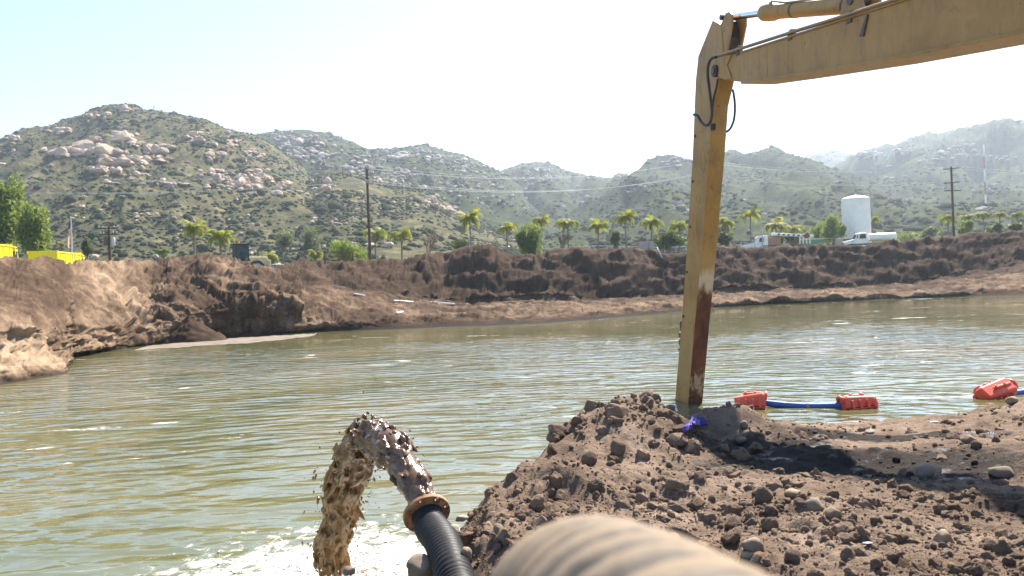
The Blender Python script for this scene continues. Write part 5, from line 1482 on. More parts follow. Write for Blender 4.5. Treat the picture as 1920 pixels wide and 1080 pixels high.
def water_truck():
    ro = empty('water_truck', (0, 0, 0), label='white water tanker truck parked at the foot of the storage tank', cat='water truck')
    # drives towards -X (picture left)
    for x in (-2.6, 1.5, 2.8):
        for y in (-1.0, 1.0): wheel(ro, Matrix.Identity(4), x, y, .52, .36)
    MB().box((.4, 0, .95), (7.2, .9, .26)).build('chassis', M['black'], ro)
    cab = MB()
    prof = [(-2.15, 1.0), (-2.15, 1.72), (-1.75, 2.62), (-1.55, 2.72), (-.35, 2.74), (-.25, 2.6), (-.25, 1.0)]
    fn = lambda u, v, w: Vector((u, w * (1 - .06 * max(0, v - 1.7)), v))
    c = cab.prism(prof, fn, -1.08, 1.08).build('cab', M['white'], ro, bevel=.06)
    for s in (-1, 1):
        MB().prism([(-1.45, 1.78), (-1.3, 2.5), (-.45, 2.52), (-.45, 1.8)], fn, s * 1.085, s * 1.12).build('side_window', M['black'], c)
        MB().box((-.95, s * 1.11, 1.68), (.14, .04, .05)).build('door_handle', M['black'], c)
        MB().box((-1.75, s * 1.3, 2.1), (.12, .18, .5)).build('mirror', M['black'], c)
    MB().prism([(-2.13, 1.78), (-2.17, 1.80), (-1.81, 2.55), (-1.77, 2.53)], fn, -.95, .95).build('windscreen', M['glass'], c)
    hd_ = MB().prism([(-3.75, .95), (-3.8, 1.25), (-3.6, 1.48), (-2.15, 1.76), (-2.15, .95)], lambda u, v, w: Vector((u, w, v)), -.95, .95).build('hood', M['white'], ro, bevel=.1)
    MB().prism([(-2.75, 1.3), (-2.7, 1.4), (-2.35, 1.48), (-2.35, 1.36)], lambda u, v, w: Vector((u, w, v)), -.97, -.94).build('hood_vent', M['black'], hd_)
    MB().box((-3.82, 0, 1.15), (.06, 1.3, .4)).build('grille', M['black'], hd_)
    for s in (-1, 1): MB().box((-3.72, s * .8, 1.2), (.12, .28, .22)).build('headlight', M['grey'], hd_, bevel=.03)
    t = []
    tank = MB(); n = 28; ring = []
    for x, k in ((.1, .9), (.16, .98), (.3, 1), (3.9, 1), (4.1, .97), (4.18, .88)):
        ring.append([Vector((x, 1.18 * k * math.copysign(abs(math.cos(a)) ** .75, math.cos(a)), 1.95 + .62 * k * math.copysign(abs(math.sin(a)) ** .75, math.sin(a)))) for a in np.linspace(0, 2 * math.pi, n, endpoint=False)])
    fs = [(i * n + j, i * n + (j + 1) % n, (i + 1) * n + (j + 1) % n, (i + 1) * n + j) for i in range(5) for j in range(n)] + [tuple(range(n))[::-1], tuple(5 * n + j for j in range(n))]
    tk = tank.add([v for r in ring for v in r], fs).build('water_tank', M['white'], ro, smooth=True, auto=45)
    MB().lathe([(.25, 2.5), (.25, 2.68), (.2, 2.72)], 14, Matrix.Translation((1.6, 0, 0))).build('filler_hatch', M['grey'], tk)
    MB().tube([(-1.9, 0.2, 2.7), (-1.9, .2, 3.05)], .05, 8).build('marker_light', M['redpaint'], c)
    MB().box((-.12, .95, 1.7), (.14, .2, 1.9)).build('exhaust_stack', M['black'], ro, bevel=.04)
    return ro
wt = water_truck(); p = at(1626, 437, 132.0)
wt.location = (p.x, p.y, p.z - 2.74); wt.rotation_euler = (0, 0, R(-12)); wt.scale = (1.02,) * 3

def boom_truck():
    ro = empty('crane_truck', (0, 0, 0), label='white service truck with a stowed crane boom and tan crate behind its cab', cat='truck')
    for x in (-2.4, 2.6, 3.9):
        for y in (-1.0, 1.0): wheel(ro, Matrix.Identity(4), x, y, .52, .36)
    MB().box((1.2, 0, 1.0), (8.6, .9, .28)).build('chassis', M['black'], ro)
    fn = lambda u, v, w: Vector((u, w * (1 - .05 * max(0, v - 1.7)), v))
    c = MB().prism([(-1.95, 1.0), (-1.95, 1.75), (-1.7, 2.55), (-1.45, 2.75), (0.0, 2.85), (.12, 2.7), (.12, 1.0)], fn, -1.08, 1.08).build('cab', M['white'], ro, bevel=.06)
    for s in (-1, 1): MB().prism([(-1.25, 1.85), (-1.15, 2.5), (-.55, 2.52), (-.55, 1.85)], fn, s * 1.085, s * 1.115).build('side_window', M['black'], c)
    MB().prism([(-1.94, 1.8), (-1.98, 1.82), (-1.74, 2.5), (-1.70, 2.48)], fn, -.95, .95).build('windscreen', M['glass'], c)
    for k in range(5): MB().box((-1.3, -.8 + k * .4, 2.84), (.12, .14, .09)).build('roof_light', M['amber'], c)
    MB().prism([(-4.0, .95), (-4.02, 1.2), (-3.8, 1.42), (-1.95, 1.78), (-1.95, .95)], lambda u, v, w: Vector((u, w, v)), -.95, .95).build('hood', M['white'], ro, bevel=.12)
    MB().tube([(-.75, -1.2, 1.0), (-.75, -1.2, 4.3)], .10, 10).build('exhaust_stack', M['grey'], ro)
    MB().box((2.0, 0, 1.2), (5.6, 2.3, .16)).build('flatbed', M['steel'], ro)
    bm = MB().box((0, 0, 0), (6.4, .34, .40), Matrix.Translation((4.0, -.2, 2.75)) @ Matrix.Rotation(R(5.5), 4, 'Y')).build('crane_boom', M['white'], ro, bevel=.03)
    for k in range(6): MB().box((0, 0, 0), (.35, .36, .28), Matrix.Translation((1.9 + k * .75, -.22, 2.95 - k * .07)) @ Matrix.Rotation(R(5.5), 4, 'Y')).build('boom_marking', M['black'], bm)
    for k in range(4): MB().box((5.1 + .5 * k, -.2, 1.95), (.16, .2, 1.3), Matrix.Identity(4)).build('outrigger', M['white'], ro, bevel=.02)
    MB().lathe([(.42, -.25), (.42, .25)], 18, Matrix.Translation((6.1, -.5, 2.55)) @ Matrix.Rotation(R(90), 4, 'X')).build('hose_reel', M['rustbrown'], ro)
    MB().box((4.5, 0, 1.75), (.35, .6, 1.3)).build('crane_pedestal', M['steel'], ro)
    return ro
bt = boom_truck(); p = at(1436, 442, 126.0); bt.location = (p.x, p.y, p.z - 2.85); bt.rotation_euler = (0, 0, R(-8)); bt.scale = (1.0,) * 3
o = MB().box((0, 0, .62), (1.9, 1.6, 1.25)).build('crate', M['brownbox'], bevel=.03)
for s in (-.5, .1): MB().box((s, -.82, .62), (.1, .04, 1.2)).build('slat', M['brownbox'], o)
q = bt.matrix_basis @ Vector((1.15, 0, 1.29)); o.location = q; o.rotation_euler = (0, 0, R(-8)); tag(o, 'tan crate riding behind the service truck\'s cab', 'crate')

def loader():
    ro = empty('wheel_loader', (0, 0, 0), label='cream wheel loader with a dark glazed cab and orange beacon on the berm', cat='loader')
    for x in (-1.5, 1.5):
        for y in (-1.05, 1.05): wheel(ro, Matrix.Identity(4), x, y, .75, .55)
    MB().box((1.55, 0, 1.35), (2.4, 1.5, 1.0), taper=(.92, .9)).build('engine_hood', M['cream'], ro, bevel=.12)
    MB().box((2.75, 0, 1.1), (.35, 1.9, .8)).build('counterweight', M['cream'], ro, bevel=.1)
    MB().box((-1.3, 0, 1.05), (1.7, 1.1, .7)).build('front_frame', M['cream'], ro, bevel=.08)
    cab = MB()
    for x, y in ((-.55, -.72), (-.55, .72), (.75, -.72), (.75, .72)): cab.box((x, y, 2.3), (.12, .12, 1.6))
    cab.box((.1, 0, 1.5), (1.5, 1.56, .16))
    c = cab.build('cab_frame', M['black'], ro, bevel=.02)
    MB().box((.1, 0, 3.14), (1.75, 1.75, .14)).build('cab_roof', M['black'], c, bevel=.04)
    MB().box((-.56, 0, 2.35), (.03, 1.32, 1.35)).build('windscreen', M['cabglass'], c)
    MB().box((.76, 0, 2.35), (.03, 1.32, 1.35)).build('rear_glass', M['cabglass'], c)
    for s in (-1, 1): MB().box((.1, s * .73, 2.35), (1.18, .03, 1.35)).build('side_glass', M['cabglass'], c)
    MB().box((.25, 0, 1.95), (.5, .5, .9)).build('seat', M['black'], c, bevel=.06)
    MB().lathe([(.14, 3.21), (.14, 3.35), (.1, 3.42)], 12, Matrix.Translation((-.1, -.2, 0))).build('beacon', M['amber'], c)
    for s in (-1, 1):
        MB().tube([(-.6, s * .8, 3.0), (-.75, s * 1.2, 2.95), (-.75, s * 1.22, 2.6)], .025, 6).build('mirror_arm', M['black'], c)
        MB().box((-.78, s * 1.22, 2.72), (.06, .2, .34)).build('mirror', M['black'], c)
        MB().prism([(-1.0, 1.75), (-1.3, 1.95), (-2.9, .75), (-2.95, .45), (-2.7, .45), (-1.1, 1.5)], lambda u, v, w: Vector((u, w, v)), s * .45 - .08, s * .45 + .08).build('lift_arm', M['cream'], ro, bevel=.03)
    MB().prism([(-2.7, .2), (-3.6, .15), (-3.75, .25), (-3.1, .45), (-2.95, 1.3), (-2.75, 1.3)], lambda u, v, w: Vector((u, w, v)), -1.35, 1.35).build('bucket', M['cream'], ro, bevel=.02)
    MB().tube([(1.9, .4, 1.8), (1.9, .4, 2.7)], .06, 8).build('exhaust_pipe', M['black'], ro)
    MB().tube([(2.2, -.7, 1.8), (2.2, -.7, 2.35), (2.6, -.7, 2.35)], .025, 6).build('hand_rail', M['grey'], ro)
    return ro
lo = loader(); p = at(449, 464, 82.0); lo.location = (p.x, p.y, p.z - 2.85); lo.rotation_euler = (0, 0, R(28))

# storage tank
def storage_tank():
    b = base_at(1606, 150); top = at(1604, 373, 150)
    ro = empty('storage_tank', (top.x, top.y, b.z - .2), label='tall chalky white cylindrical storage tank with a domed roof', cat='tank')
    H = top.z - b.z + .2; r = 2.52
    sh = MB().lathe([(r, 0), (r, H)], 56).build('shell', M['tankwhite'], ro, smooth=True, auto=40)
    for f in (.36, .58, .985): MB().lathe([(r + .003, f * H - .05), (r + .05, f * H - .04), (r + .05, f * H + .03), (r + .003, f * H + .05)], 56).build('ring_stiffener', M['tankwhite'], sh)
    MB().lathe([(r + .04, H), (r + .04, H + .06), (r * .8, H + .3), (r * .5, H + .52), (r * .2, H + .63), (.02, H + .66)], 48).build('domed_roof', M['tankwhite'], ro, smooth=True, auto=30)
    MB().lathe([(.14, H + .6), (.14, H + .95)], 10).build('roof_vent', M['white'], ro)
    MB().lathe([(.06, H + .3), (.06, H + .95)], 10, Matrix.Translation((.7, -.8, 0))).build('vent_pipe', M['black'], ro)
    ld = MB()
    for s in (-.22, .22): ld.tube([(r + .25, s, 1.5), (r + .25, s, H + .9)], .03, 6)
    for k in range(int((H - 1.2) / .35)): ld.tube([(r + .25, -.22, 1.7 + k * .35), (r + .25, .22, 1.7 + k * .35)], .022, 5)
    for z in (2, 4, 6): ld.box((r + .12, 0, z), (.26, .5, .06))
    ld.build('ladder', M['steel'], ro)
    MB().box((r + .35, 0, H - .25), (.7, .8, .08)).build('ladder_platform', M['steel'], ro)
    MM = Matrix.Rotation(R(-58), 4, 'Z') @ Matrix.Translation((r - .05, 0, 2.7)) @ Matrix.Rotation(R(90), 4, 'Y')
    MB().lathe([(.42, 0), (.42, .12), (.34, .16), (.05, .17)], 22, MM).build('manhole_cover', M['white'], ro)
    pp = MB(); a = Vector((1.35, -r - .1, 2.65)); bq = Vector((4.3, -r - .3, 3.05))
    for k in range(8): pp.tube([a.lerp(bq, k / 8), a.lerp(bq, (k + 1) / 8)], .16, 10, True, k % 2)
    pp.build('overflow_pipe', [M['redpaint'], M['white']], ro)
    MB().tube([bq, bq + Vector((0, 0, -2.9))], .2, 10).build('downpipe', M['steel'], ro)
    return ro
storage_tank()

# utility poles
def pole(name, px, ptop, Y, arms, lab, lean=0.0, r=.16, pots=(), insul=True):
    t = at(px, ptop, Y); g = ground_z(t.x, Y)
    ro = empty(name, (t.x, t.y, g), label=lab, cat='utility pole', group='wooden utility poles')
    H = t.z - g
    MB().tube([(0, 0, -.5), (0, 0, H * .5), (0, 0, H)], [r * 1.25, r * 1.1, r * .85], 12).build('post', M['woodpole'], ro, smooth=True, auto=40)
    for (dz, ln, yaw) in arms:
        Q = Matrix.Rotation(R(yaw), 4, 'Z')
        a = MB().box((0, -.16, H - dz), (ln, .12, .14), Q).build('crossarm', M['woodpole'], ro)
        MB().tube([Q @ Vector((-.5, -.17, H - dz)), Q @ Vector((0, -.12, H - dz - .6)), Q @ Vector((.5, -.17, H - dz))], .025, 5).build('brace', M['steel'], a)
        if insul:
            for k in (-.46, -.28, .28, .46):
                MB().lathe([(.05, H - dz + .06), (.05, H - dz + .16), (.085, H - dz + .2), (.06, H - dz + .33)], 8, Q @ Matrix.Translation((k * ln, -.16, 0))).build('insulator', M['grey'], a)
    for (dx, dz) in pots:
        MB().lathe([(.22, H - dz - .95), (.25, H - dz - .85), (.25, H - dz - .1), (.2, H - dz)], 16, Matrix.Translation((dx, -.1, 0))).build('transformer', M['grey'] if dx > 0 else M['steel'], ro, smooth=True, auto=40)
    return ro, t
_, tA = pole('utility_pole', 204, 424, 92, ((.25, 2.2, 8), (.95, 1.9, 8)), 'short wooden pole with a grey transformer near the flagpole', pots=((.45, 1.35), (-.35, 1.3)), r=.14)
_, tB = pole('utility_pole', 687.5, 312, 105, ((.35, 2.4, 84), (2.2, 2.4, 84)), 'tall dark bare utility pole standing alone in mid-bank', r=.17)
_, tC = pole('utility_pole', 1309, 300, 128, ((.35, 2.8, 20), (2.8, 2.8, 20)), 'utility pole mostly hidden by the excavator stick', r=.17)
_, tD = pole('utility_pole', 1783.5, 312, 134, ((.4, 2.4, -32), (2.75, 2.4, -32), (4.1, 3.2, 10)), 'dark wooden pole with three crossarms near the photo\'s far palms', r=.17)

def wire(a, b, sag, lab, r=.012):
    pts = [a.lerp(b, t) - Vector((0, 0, sag * 4 * t * (1 - t))) for t in np.linspace(0, 1, 24)]
    o = MB().tube(pts, r, 5, False).build('power_line', M['wire']); return tag(o, lab, 'power line', 'cables strung between the utility poles')
def mk(t, dz, k): return Vector((t.x + k * .9, t.y - k * .5, t.z - dz + .3))
tL = at(-260, 318, 150)
for dz, dz2, w in ((.35, .4, 'upper'), (2.2, 2.75, 'lower')):
    for k, w2 in (((-1, 'nearest'), (-.6, 'middle'), (1, 'farthest')) if w == 'upper' else ((-1, 'nearest'), (-.5, 'second'), (.5, 'third'), (1, 'farthest'))):
        for a, b, da, db, nm in ((tL, tB, dz, dz, 'from beyond the pepper trees to the tall bare pole'), (tB, tC, dz, dz * 1.15, 'from the tall bare pole to the one behind the stick'), (tC, tD, dz * 1.15, dz2, 'from the pole behind the stick to the three-arm pole')):
            wire(mk(a, da, k), mk(b, db, k), 2.1 if a is not tC else 1.2, w2 + ' ' + w + ' power cable running ' + nm, .012)
for k in (-1, 1):
    wire(mk(tD, .4, k), at(2500, 330, 170) + Vector((k, 0, 0)), 1.5, ('nearer' if k < 0 else 'farther') + ' power cable leaving the three-arm pole out of the frame')

# flagpole and flag
def flag():
    t = at(132.8, 409, 78.0); g = ground_z(t.x, 78.0); H = t.z - g
    ro = empty('flagpole', (t.x, t.y, g), label='grey metal flagpole behind the yellow dump truck', cat='flagpole')
    MB().tube([(0, 0, -.3), (0, 0, H)], [.11, .055], 12).build('pole', M['grey'], ro, smooth=True, auto=40)
    MB().lathe([(.02, H), (.08, H + .05), (.08, H + .11), (.02, H + .16)], 12).build('finial', M['grey'], ro)
    MB().lathe([(.2, H * .0), (.2, .45), (.16, .5)], 12).build('base_collar', M['dumpyel'], ro)
    # limp flag: hoist edge along the pole, folds hanging
    n, m = 27, 40; V = []
    for i in range(n):                      # across the fly
        f = i / (n - 1)
        for j in range(m):                  # down the hoist
            v = j / (m - 1)
            z = H - .18 - v * 1.25 - f * (1.35 + .25 * v) 
            x = -.07 - .42 * math.sin(min(1, f * 1.15) * 1.6) * (.55 + .45 * v) * (1 - .35 * f)
            y = .10 * math.sin(f * 19 + v * 1.5) * (0.4 + f) - .05
            V.append((x, y, z))
    fc = gridfaces(n, m)
    me = fast_mesh('flag', np.array(V), fc, True)
    for q in ('flagred', 'flagwhite', 'flagblue'): me.materials.append(M[q])
    mi = []
    for i in range(n - 1):
        for j in range(m - 1):
            st = int(j / (m - 1) * 13)
            mi.append(2 if (i < n * .4 and st < 7) else (st % 2))
    me.polygons.foreach_set('material_index', np.array(mi, np.int32))
    o = link(bpy.data.objects.new('flag', me)); o.location = (t.x, t.y, g); sd = o.modifiers.new('thickness', 'SOLIDIFY'); sd.thickness = .01
    tag(o, 'limp striped red, white and blue flag on the flagpole', 'flag')
flag()

# rusty gate panel on the berm
def gate():
    a = at(609, 489, 84.5); b = at(661.5, 488, 87); ro = empty('metal_panel', (a.x, a.y, a.z - .3), label='rusty steel rail panel standing on the berm by the tall bare pole', cat='gate')
    off = ro.location; d = b - a; d.z = 0; L = d.length; ang = math.atan2(d.y, d.x); ro.rotation_euler = (0, 0, ang)
    for x in (0, L): MB().box((x, 0, .6), (.13, .13, 1.5)).build('post', M['rustbrown'], ro)
    for z in (1.15, .35): MB().box((L / 2, 0, z), (L - .14, .1, .11)).build('rail', M['rustbrown'], ro)
    for k in range(1, 16): MB().tube([(L * k / 16, 0, .39), (L * k / 16, 0, 1.1)], .022, 6).build('bar', M['rustbrown'], ro)
gate()

# chain-link fence line, blocks, container, concrete footing
def fence(pa, pb, Ya, Yb, n, h, lab, ztop=None):
    a = base_at(pa, Ya); b = base_at(pb, Yb); ro = empty('wire_fence', a, label=lab, cat='fence')
    inv = Matrix.Translation(-a); top = []
    for k in range(n):
        p = a.lerp(b, k / (n - 1)); p.z = ground_z(p.x, p.y); top.append(p + Vector((0, 0, h)))
        o = MB().tube([p, p + Vector((0, 0, h + .08))], .045, 6).build('post', M['grey']); o.parent = ro; o.matrix_parent_inverse = inv
    for dz, r in ((0, .04), (-.75, .012), (-1.5, .012)):
        o = MB().tube([p + Vector((0, 0, dz)) for p in top], r, 6).build('rail' if dz == 0 else 'strand', M['wire']); o.parent = ro; o.matrix_parent_inverse = inv
    return ro
fence(1000, 1290, 118, 130, 14, 2.3, 'thin wire fence along the palm row left of the stick')
fence(1372, 1580, 132, 146, 12, 3.0, 'pale top-railed fence behind the white service truck')
fence(150, 560, 96, 118, 16, 1.6, 'low wire fence along the grass behind the loader')

def blocks():
    for i, (px, w, h, lab) in enumerate(((1207, 1.25, 1.0, 'pale block standing on the bank crest left of the stick'), (1219.5, .75, 1.05, 'narrower pale block beside the pale block on the crest'))):
        p = at(px, 464, 96.5); V = MB().box((0, 0, h / 2), (w, .8, h)).build('concrete_block', M['concrete'], bevel=.05)
        V.location = (p.x, p.y, p.z - .35); tag(V, lab, 'block'); 
        MB().box((0, 0, h + .03), (w * .9, .7, .06)).build('cap', M['concrete'], V)
    p = at(1523, 455, 128); o = MB().box((0, 0, .9), (2.9, 2.0, 1.8)).build('container', M['green'], bevel=.04); o.location = (p.x, p.y, p.z - 1.35)
    MB().box((0, 0, 1.84), (3.0, 2.1, .07)).build('lid', M['grey'], o); 
    for k in range(6): MB().box((-1.2 + k * .48, -1.03, .9), (.08, .07, 1.6)).build('rib', M['green'], o)
    tag(o, 'green steel container between the service truck and the tank', 'container')
    p = at(1590, 446, 141); o = MB().box((0, 0, 1.0), (4.2, 1.0, 1.1)).build('concrete_plinth', M['concrete'], bevel=.06); o.location = (p.x, p.y, p.z - 1.6)
    MB().box((.2, -.53, 1.2), (2.6, .08, .35)).build('recess_shade', M['steel'], o); MB().box((-.6, 0, .2), (3.0, 1.4, .5)).build('footing', M['concrete'], o)  # dark strip on the plinth face stands in for the shade of a hollow
    tag(o, 'low grey concrete plinth in front of the storage tank', 'plinth')
blocks()

# radio mast on the plain, lattice pylon on the hilltop
def lattice(name, base, H, w0, w1, mats, lab, n=14, r=.08):
    ro = empty(name, base, label=lab, cat='mast')
    for k in range(n):
        z0, z1 = H * k / n, H * (k + 1) / n; a0 = w0 + (w1 - w0) * k / n; a1 = w0 + (w1 - w0) * (k + 1) / n
        m = MB(); c0 = [Vector((a0 * x, a0 * y, z0)) for x, y in ((-1, -1), (1, -1), (1, 1), (-1, 1))]; c1 = [Vector((a1 * x, a1 * y, z1)) for x, y in ((-1, -1), (1, -1), (1, 1), (-1, 1))]
        for j in range(4): m.tube([c0[j], c1[j]], r, 5); m.tube([c0[j], c1[(j + 1) % 4]], r * .6, 4); m.tube([c1[j], c1[(j + 1) % 4]], r * .6, 4)
        m.build('section', mats[k % len(mats)], ro)
    return ro
t = at(1844, 270, 430); b = at(1849, 400, 430)
lattice('radio_mast', (b.x, b.y, 9.5), t.z - 9.5, .28, .22, [M['flagwhite'], M['redpaint']], 'thin red and white radio mast on the far plain near the three-arm pole', 9, .07)
t = at(289, 198, 540); b = at(289, 216, 540)
lattice('pylon', b - Vector((0, 0, 4)), t.z - b.z + 4, 1.1, .25, [M['grey']], 'tiny grey lattice pylon on the rocky hill\'s skyline', 6, .10)

# white plastic pipe lying in lengths on the bench, litter on the far face
def on_bank(px, py):
    P = BANKV.reshape(-1, 3); ok = P[:, 2] > -.2; x, y = pix(P); d = (x - px) ** 2 + (y - py) ** 2 + np.where(ok, 0, 1e9)
    k = np.argmin(d); return Vector(P[k])
for a, b, lab in (((650, 552), (684, 556), 'first length of white pipe laid down the ramp by the tall bare pole'), ((738, 565), (776, 567), 'white pipe length lying at the ramp\'s foot'),
                  ((792, 567), (852, 571), 'longest white pipe length lying on the bench'), ((742, 589), (765, 584), 'short white pipe end near the water below the bench')):
    p, q = on_bank(*a), on_bank(*b); mid = on_bank((a[0] + b[0]) / 2, (a[1] + b[1]) / 2)
    o = MB().tube([p + Vector((0, -.1, .06)), mid + Vector((0, -.1, .07)), q + Vector((0, -.1, .06))], .075, 10).build('plastic_pipe', M['poly'], smooth=True, auto=40)
    tag(o, lab, 'pipe', 'white pipe lengths on the bench')
p = on_bank(1236, 478); o = MB().tube([p + Vector((-.25, -.1, .9)), p + Vector((0, -.25, .3)), p + Vector((.35, -.3, -.5))], .05, 8).build('plastic_pipe', M['poly'], smooth=True); tag(o, 'thin pale pipe sticking out near the bank crest left of the stick', 'pipe')
# pools left on the bench mirror the sky
def puddle(px, py, w, d, lab, seed):
    p = on_bank(px, py); n = 26; rs = random.Random(seed); k = w * p.y / F / 2
    ring = [Vector((p.x + k * math.cos(t) * (1 + .25 * math.sin(3 * t + seed)), p.y - .5 + d * math.sin(t) * (1 + .3 * math.sin(2 * t + seed)), p.z + .10)) for t in np.linspace(0, 2 * math.pi, n, endpoint=False)]
    m = MB(); m.add(ring + [v - Vector((0, 0, .12)) for v in ring], [tuple(range(n))] + [(j, n + j, n + (j + 1) % n, (j + 1) % n) for j in range(n)])
    o = m.build('puddle', M['puddle']); tag(o, lab, 'puddle', 'shallow pools on the far bench')
k = NT('shallow_pool'); k.b.inputs['IOR'].default_value = 1.33; k.set((.16, .12, .08), .05, 0, .5); M['puddle'] = k.m
for i, (x, y, w, d, lab) in enumerate(((1500, 563, 34, 1.2, 'bright pool at the far waterline right of the stick'), (1655, 545, 60, .9, 'longest bright pool on the far bench'), (1585, 547, 14, .5, 'small glinting pool on the far bench'), (1760, 520, 44, .5, 'thin bright pool high on the far bench'), (1725, 535, 34, .5, 'narrow pool between the two long pools'), (992, 567, 22, .5, 'pale pool on the bench below the dark notch in the bank'))):
    puddle(x, y, w, d, lab, i)

# ------------------------------------------------------------------ trees and palms
M['bark'] = paint('grey_brown_bark', (0.13, 0.095, 0.07), 0.9, 0.4, (0.06, 0.045, 0.035), 3, 0, 0.3)
M['palmbark'] = paint('ringed_palm_trunk', (0.20, 0.16, 0.13), 0.9, 0.4, (0.09, 0.07, 0.055), 4)
M['twig'] = paint('bare_twigs', (0.17, 0.12, 0.09), 0.9, 0.3)
M['frond'] = leafmat('palm_frond', [(0.14, 0.19, 0.025), (0.22, 0.26, 0.035), (0.34, 0.33, 0.05), (0.44, 0.32, 0.06)], .55)
M['pepper'] = leafmat('pepper_leaves', [(0.05, 0.085, 0.016), (0.095, 0.15, 0.03), (0.15, 0.21, 0.05), (0.20, 0.245, 0.075)], .45)
M['darkleaf'] = leafmat('dark_evergreen_leaves', [(0.018, 0.034, 0.010), (0.032, 0.055, 0.016), (0.055, 0.085, 0.026), (0.09, 0.12, 0.04)], .3)
M['greyleaf'] = leafmat('grey_green_leaves', [(0.045, 0.06, 0.03), (0.075, 0.09, 0.05), (0.11, 0.125, 0.07), (0.13, 0.14, 0.085)], .35)

def frond_mesh(seed, L=2.6, droop=1.0):
    rs = np.random.RandomState(seed); n = 22; V = []; Fc = []; tint = []
    t = np.linspace(0, 1, n)
    x = L * (t - .30 * droop * t ** 2.2); z = L * (.62 * t - .95 * droop * t ** 2.1)
    def quad(a, b, c, d, tt):
        k = len(V); V.extend([a, b, c, d]); Fc.append((k, k + 1, k + 2, k + 3)); tint.extend([tt] * 4)
    base = rs.uniform(.1, .75)
    for i in range(n - 1):
        w = .035 * (1 - t[i]) + .008
        quad((x[i], -w, z[i]), (x[i], w, z[i]), (x[i + 1], w, z[i + 1]), (x[i + 1], -w, z[i + 1]), .8)
    for i in range(2, n):
        ll = .62 * math.sin(min(1, t[i] * 1.05 + .06) * math.pi) ** .55 + .1
        for s in (-1, 1):
            for q in range(2):
                j = rs.uniform(-.5, .5); xx = np.interp(t[i] + j / n, t, x); zz = np.interp(t[i] + j / n, t, z)
                out = ll * rs.uniform(.6, .95); dz = -ll * rs.uniform(.35, .95); fx = ll * rs.uniform(.15, .45); ww = .045
                quad((xx - ww, s * .02, zz), (xx + ww, s * .02, zz), (xx + fx * .6 + ww, s * out * .7, zz + dz * .45), (xx + fx * .6 - ww, s * out * .7, zz + dz * .45), np.clip(base + rs.normal() * .12, 0, 1))
                quad((xx + fx * .6 - ww, s * out * .7, zz + dz * .45), (xx + fx * .6 + ww, s * out * .7, zz + dz * .45), (xx + fx + .01, s * out, zz + dz), (xx + fx - .01, s * out, zz + dz), np.clip(base + .1 + rs.normal() * .12, 0, 1))
    me = fast_mesh('frond', np.array(V), np.array(Fc), False, {'tint': np.array(tint)}); me.materials.append(M['frond']); return me
FROND = [frond_mesh(400 + i, 2.6, (.75, .95, 1.15, 1.0, .85, 1.25)[i]) for i in range(6)]

def _dead():
    me = FROND[3].copy(); me.materials.clear(); me.materials.append(paint('dead_palm_frond', (0.26, 0.15, 0.07), .9, .3)); return me
DEADFROND = _dead()
def palm(px, py, Y, rpx, lab, seed, dead=False):
    rs = random.Random(seed); c = at(px, py, Y); g = ground_z(c.x, Y); H = c.z - g
    if H < 1.0: g = c.z - 1.5; H = 1.5
    ro = empty('palm_tree', (c.x, c.y, g), label=lab, cat='palm tree', group='palms along the far side of the pit')
    bx = rs.uniform(-.15, .15)
    pts = [(bx * t * (1 - t) * 4 + 0, 0, H * t - .2 * (t == 0)) for t in np.linspace(0, 1, 7)]
    MB().tube(pts, [.17, .14, .125, .12, .115, .11, .10], 10).build('trunk', M['palmbark'], ro, smooth=True)
    MB().tube([(0, 0, H - .05), (0, 0, H + .35), (0, 0, H + .6)], [.13, .11, .04], 10).build('crownshaft', M['frond'], ro, smooth=True)
    k = rpx * Y / F / 1.95; n = rs.randint(13, 17)
    for i in range(n):
        o = bpy.data.objects.new('frond', FROND[rs.randrange(6)]); link(o, ro)
        o.location = (0, 0, H + .35); a = i * 2.4 + rs.uniform(-.3, .3); el = rs.uniform(-.75, .55) if i % 3 else rs.uniform(-.1, .35)
        o.rotation_euler = (rs.uniform(-.25, .25), el, a); s = k * rs.uniform(.75, 1.08); o.scale = (s, s, s)
    for i in range(rs.randint(0, 4)):                # dead fronds hanging against the trunk
        o = bpy.data.objects.new('frond', DEADFROND); link(o, ro); o.location = (0, 0, H + .2); s = k * rs.uniform(.5, .8)
        o.rotation_euler = (rs.uniform(-.3, .3), rs.uniform(.5, 1.0), rs.uniform(0, 6.28)); o.scale = (s, s, s)
    ro.rotation_euler = (rs.uniform(-.03, .03), rs.uniform(-.05, .05), 0)
    return ro
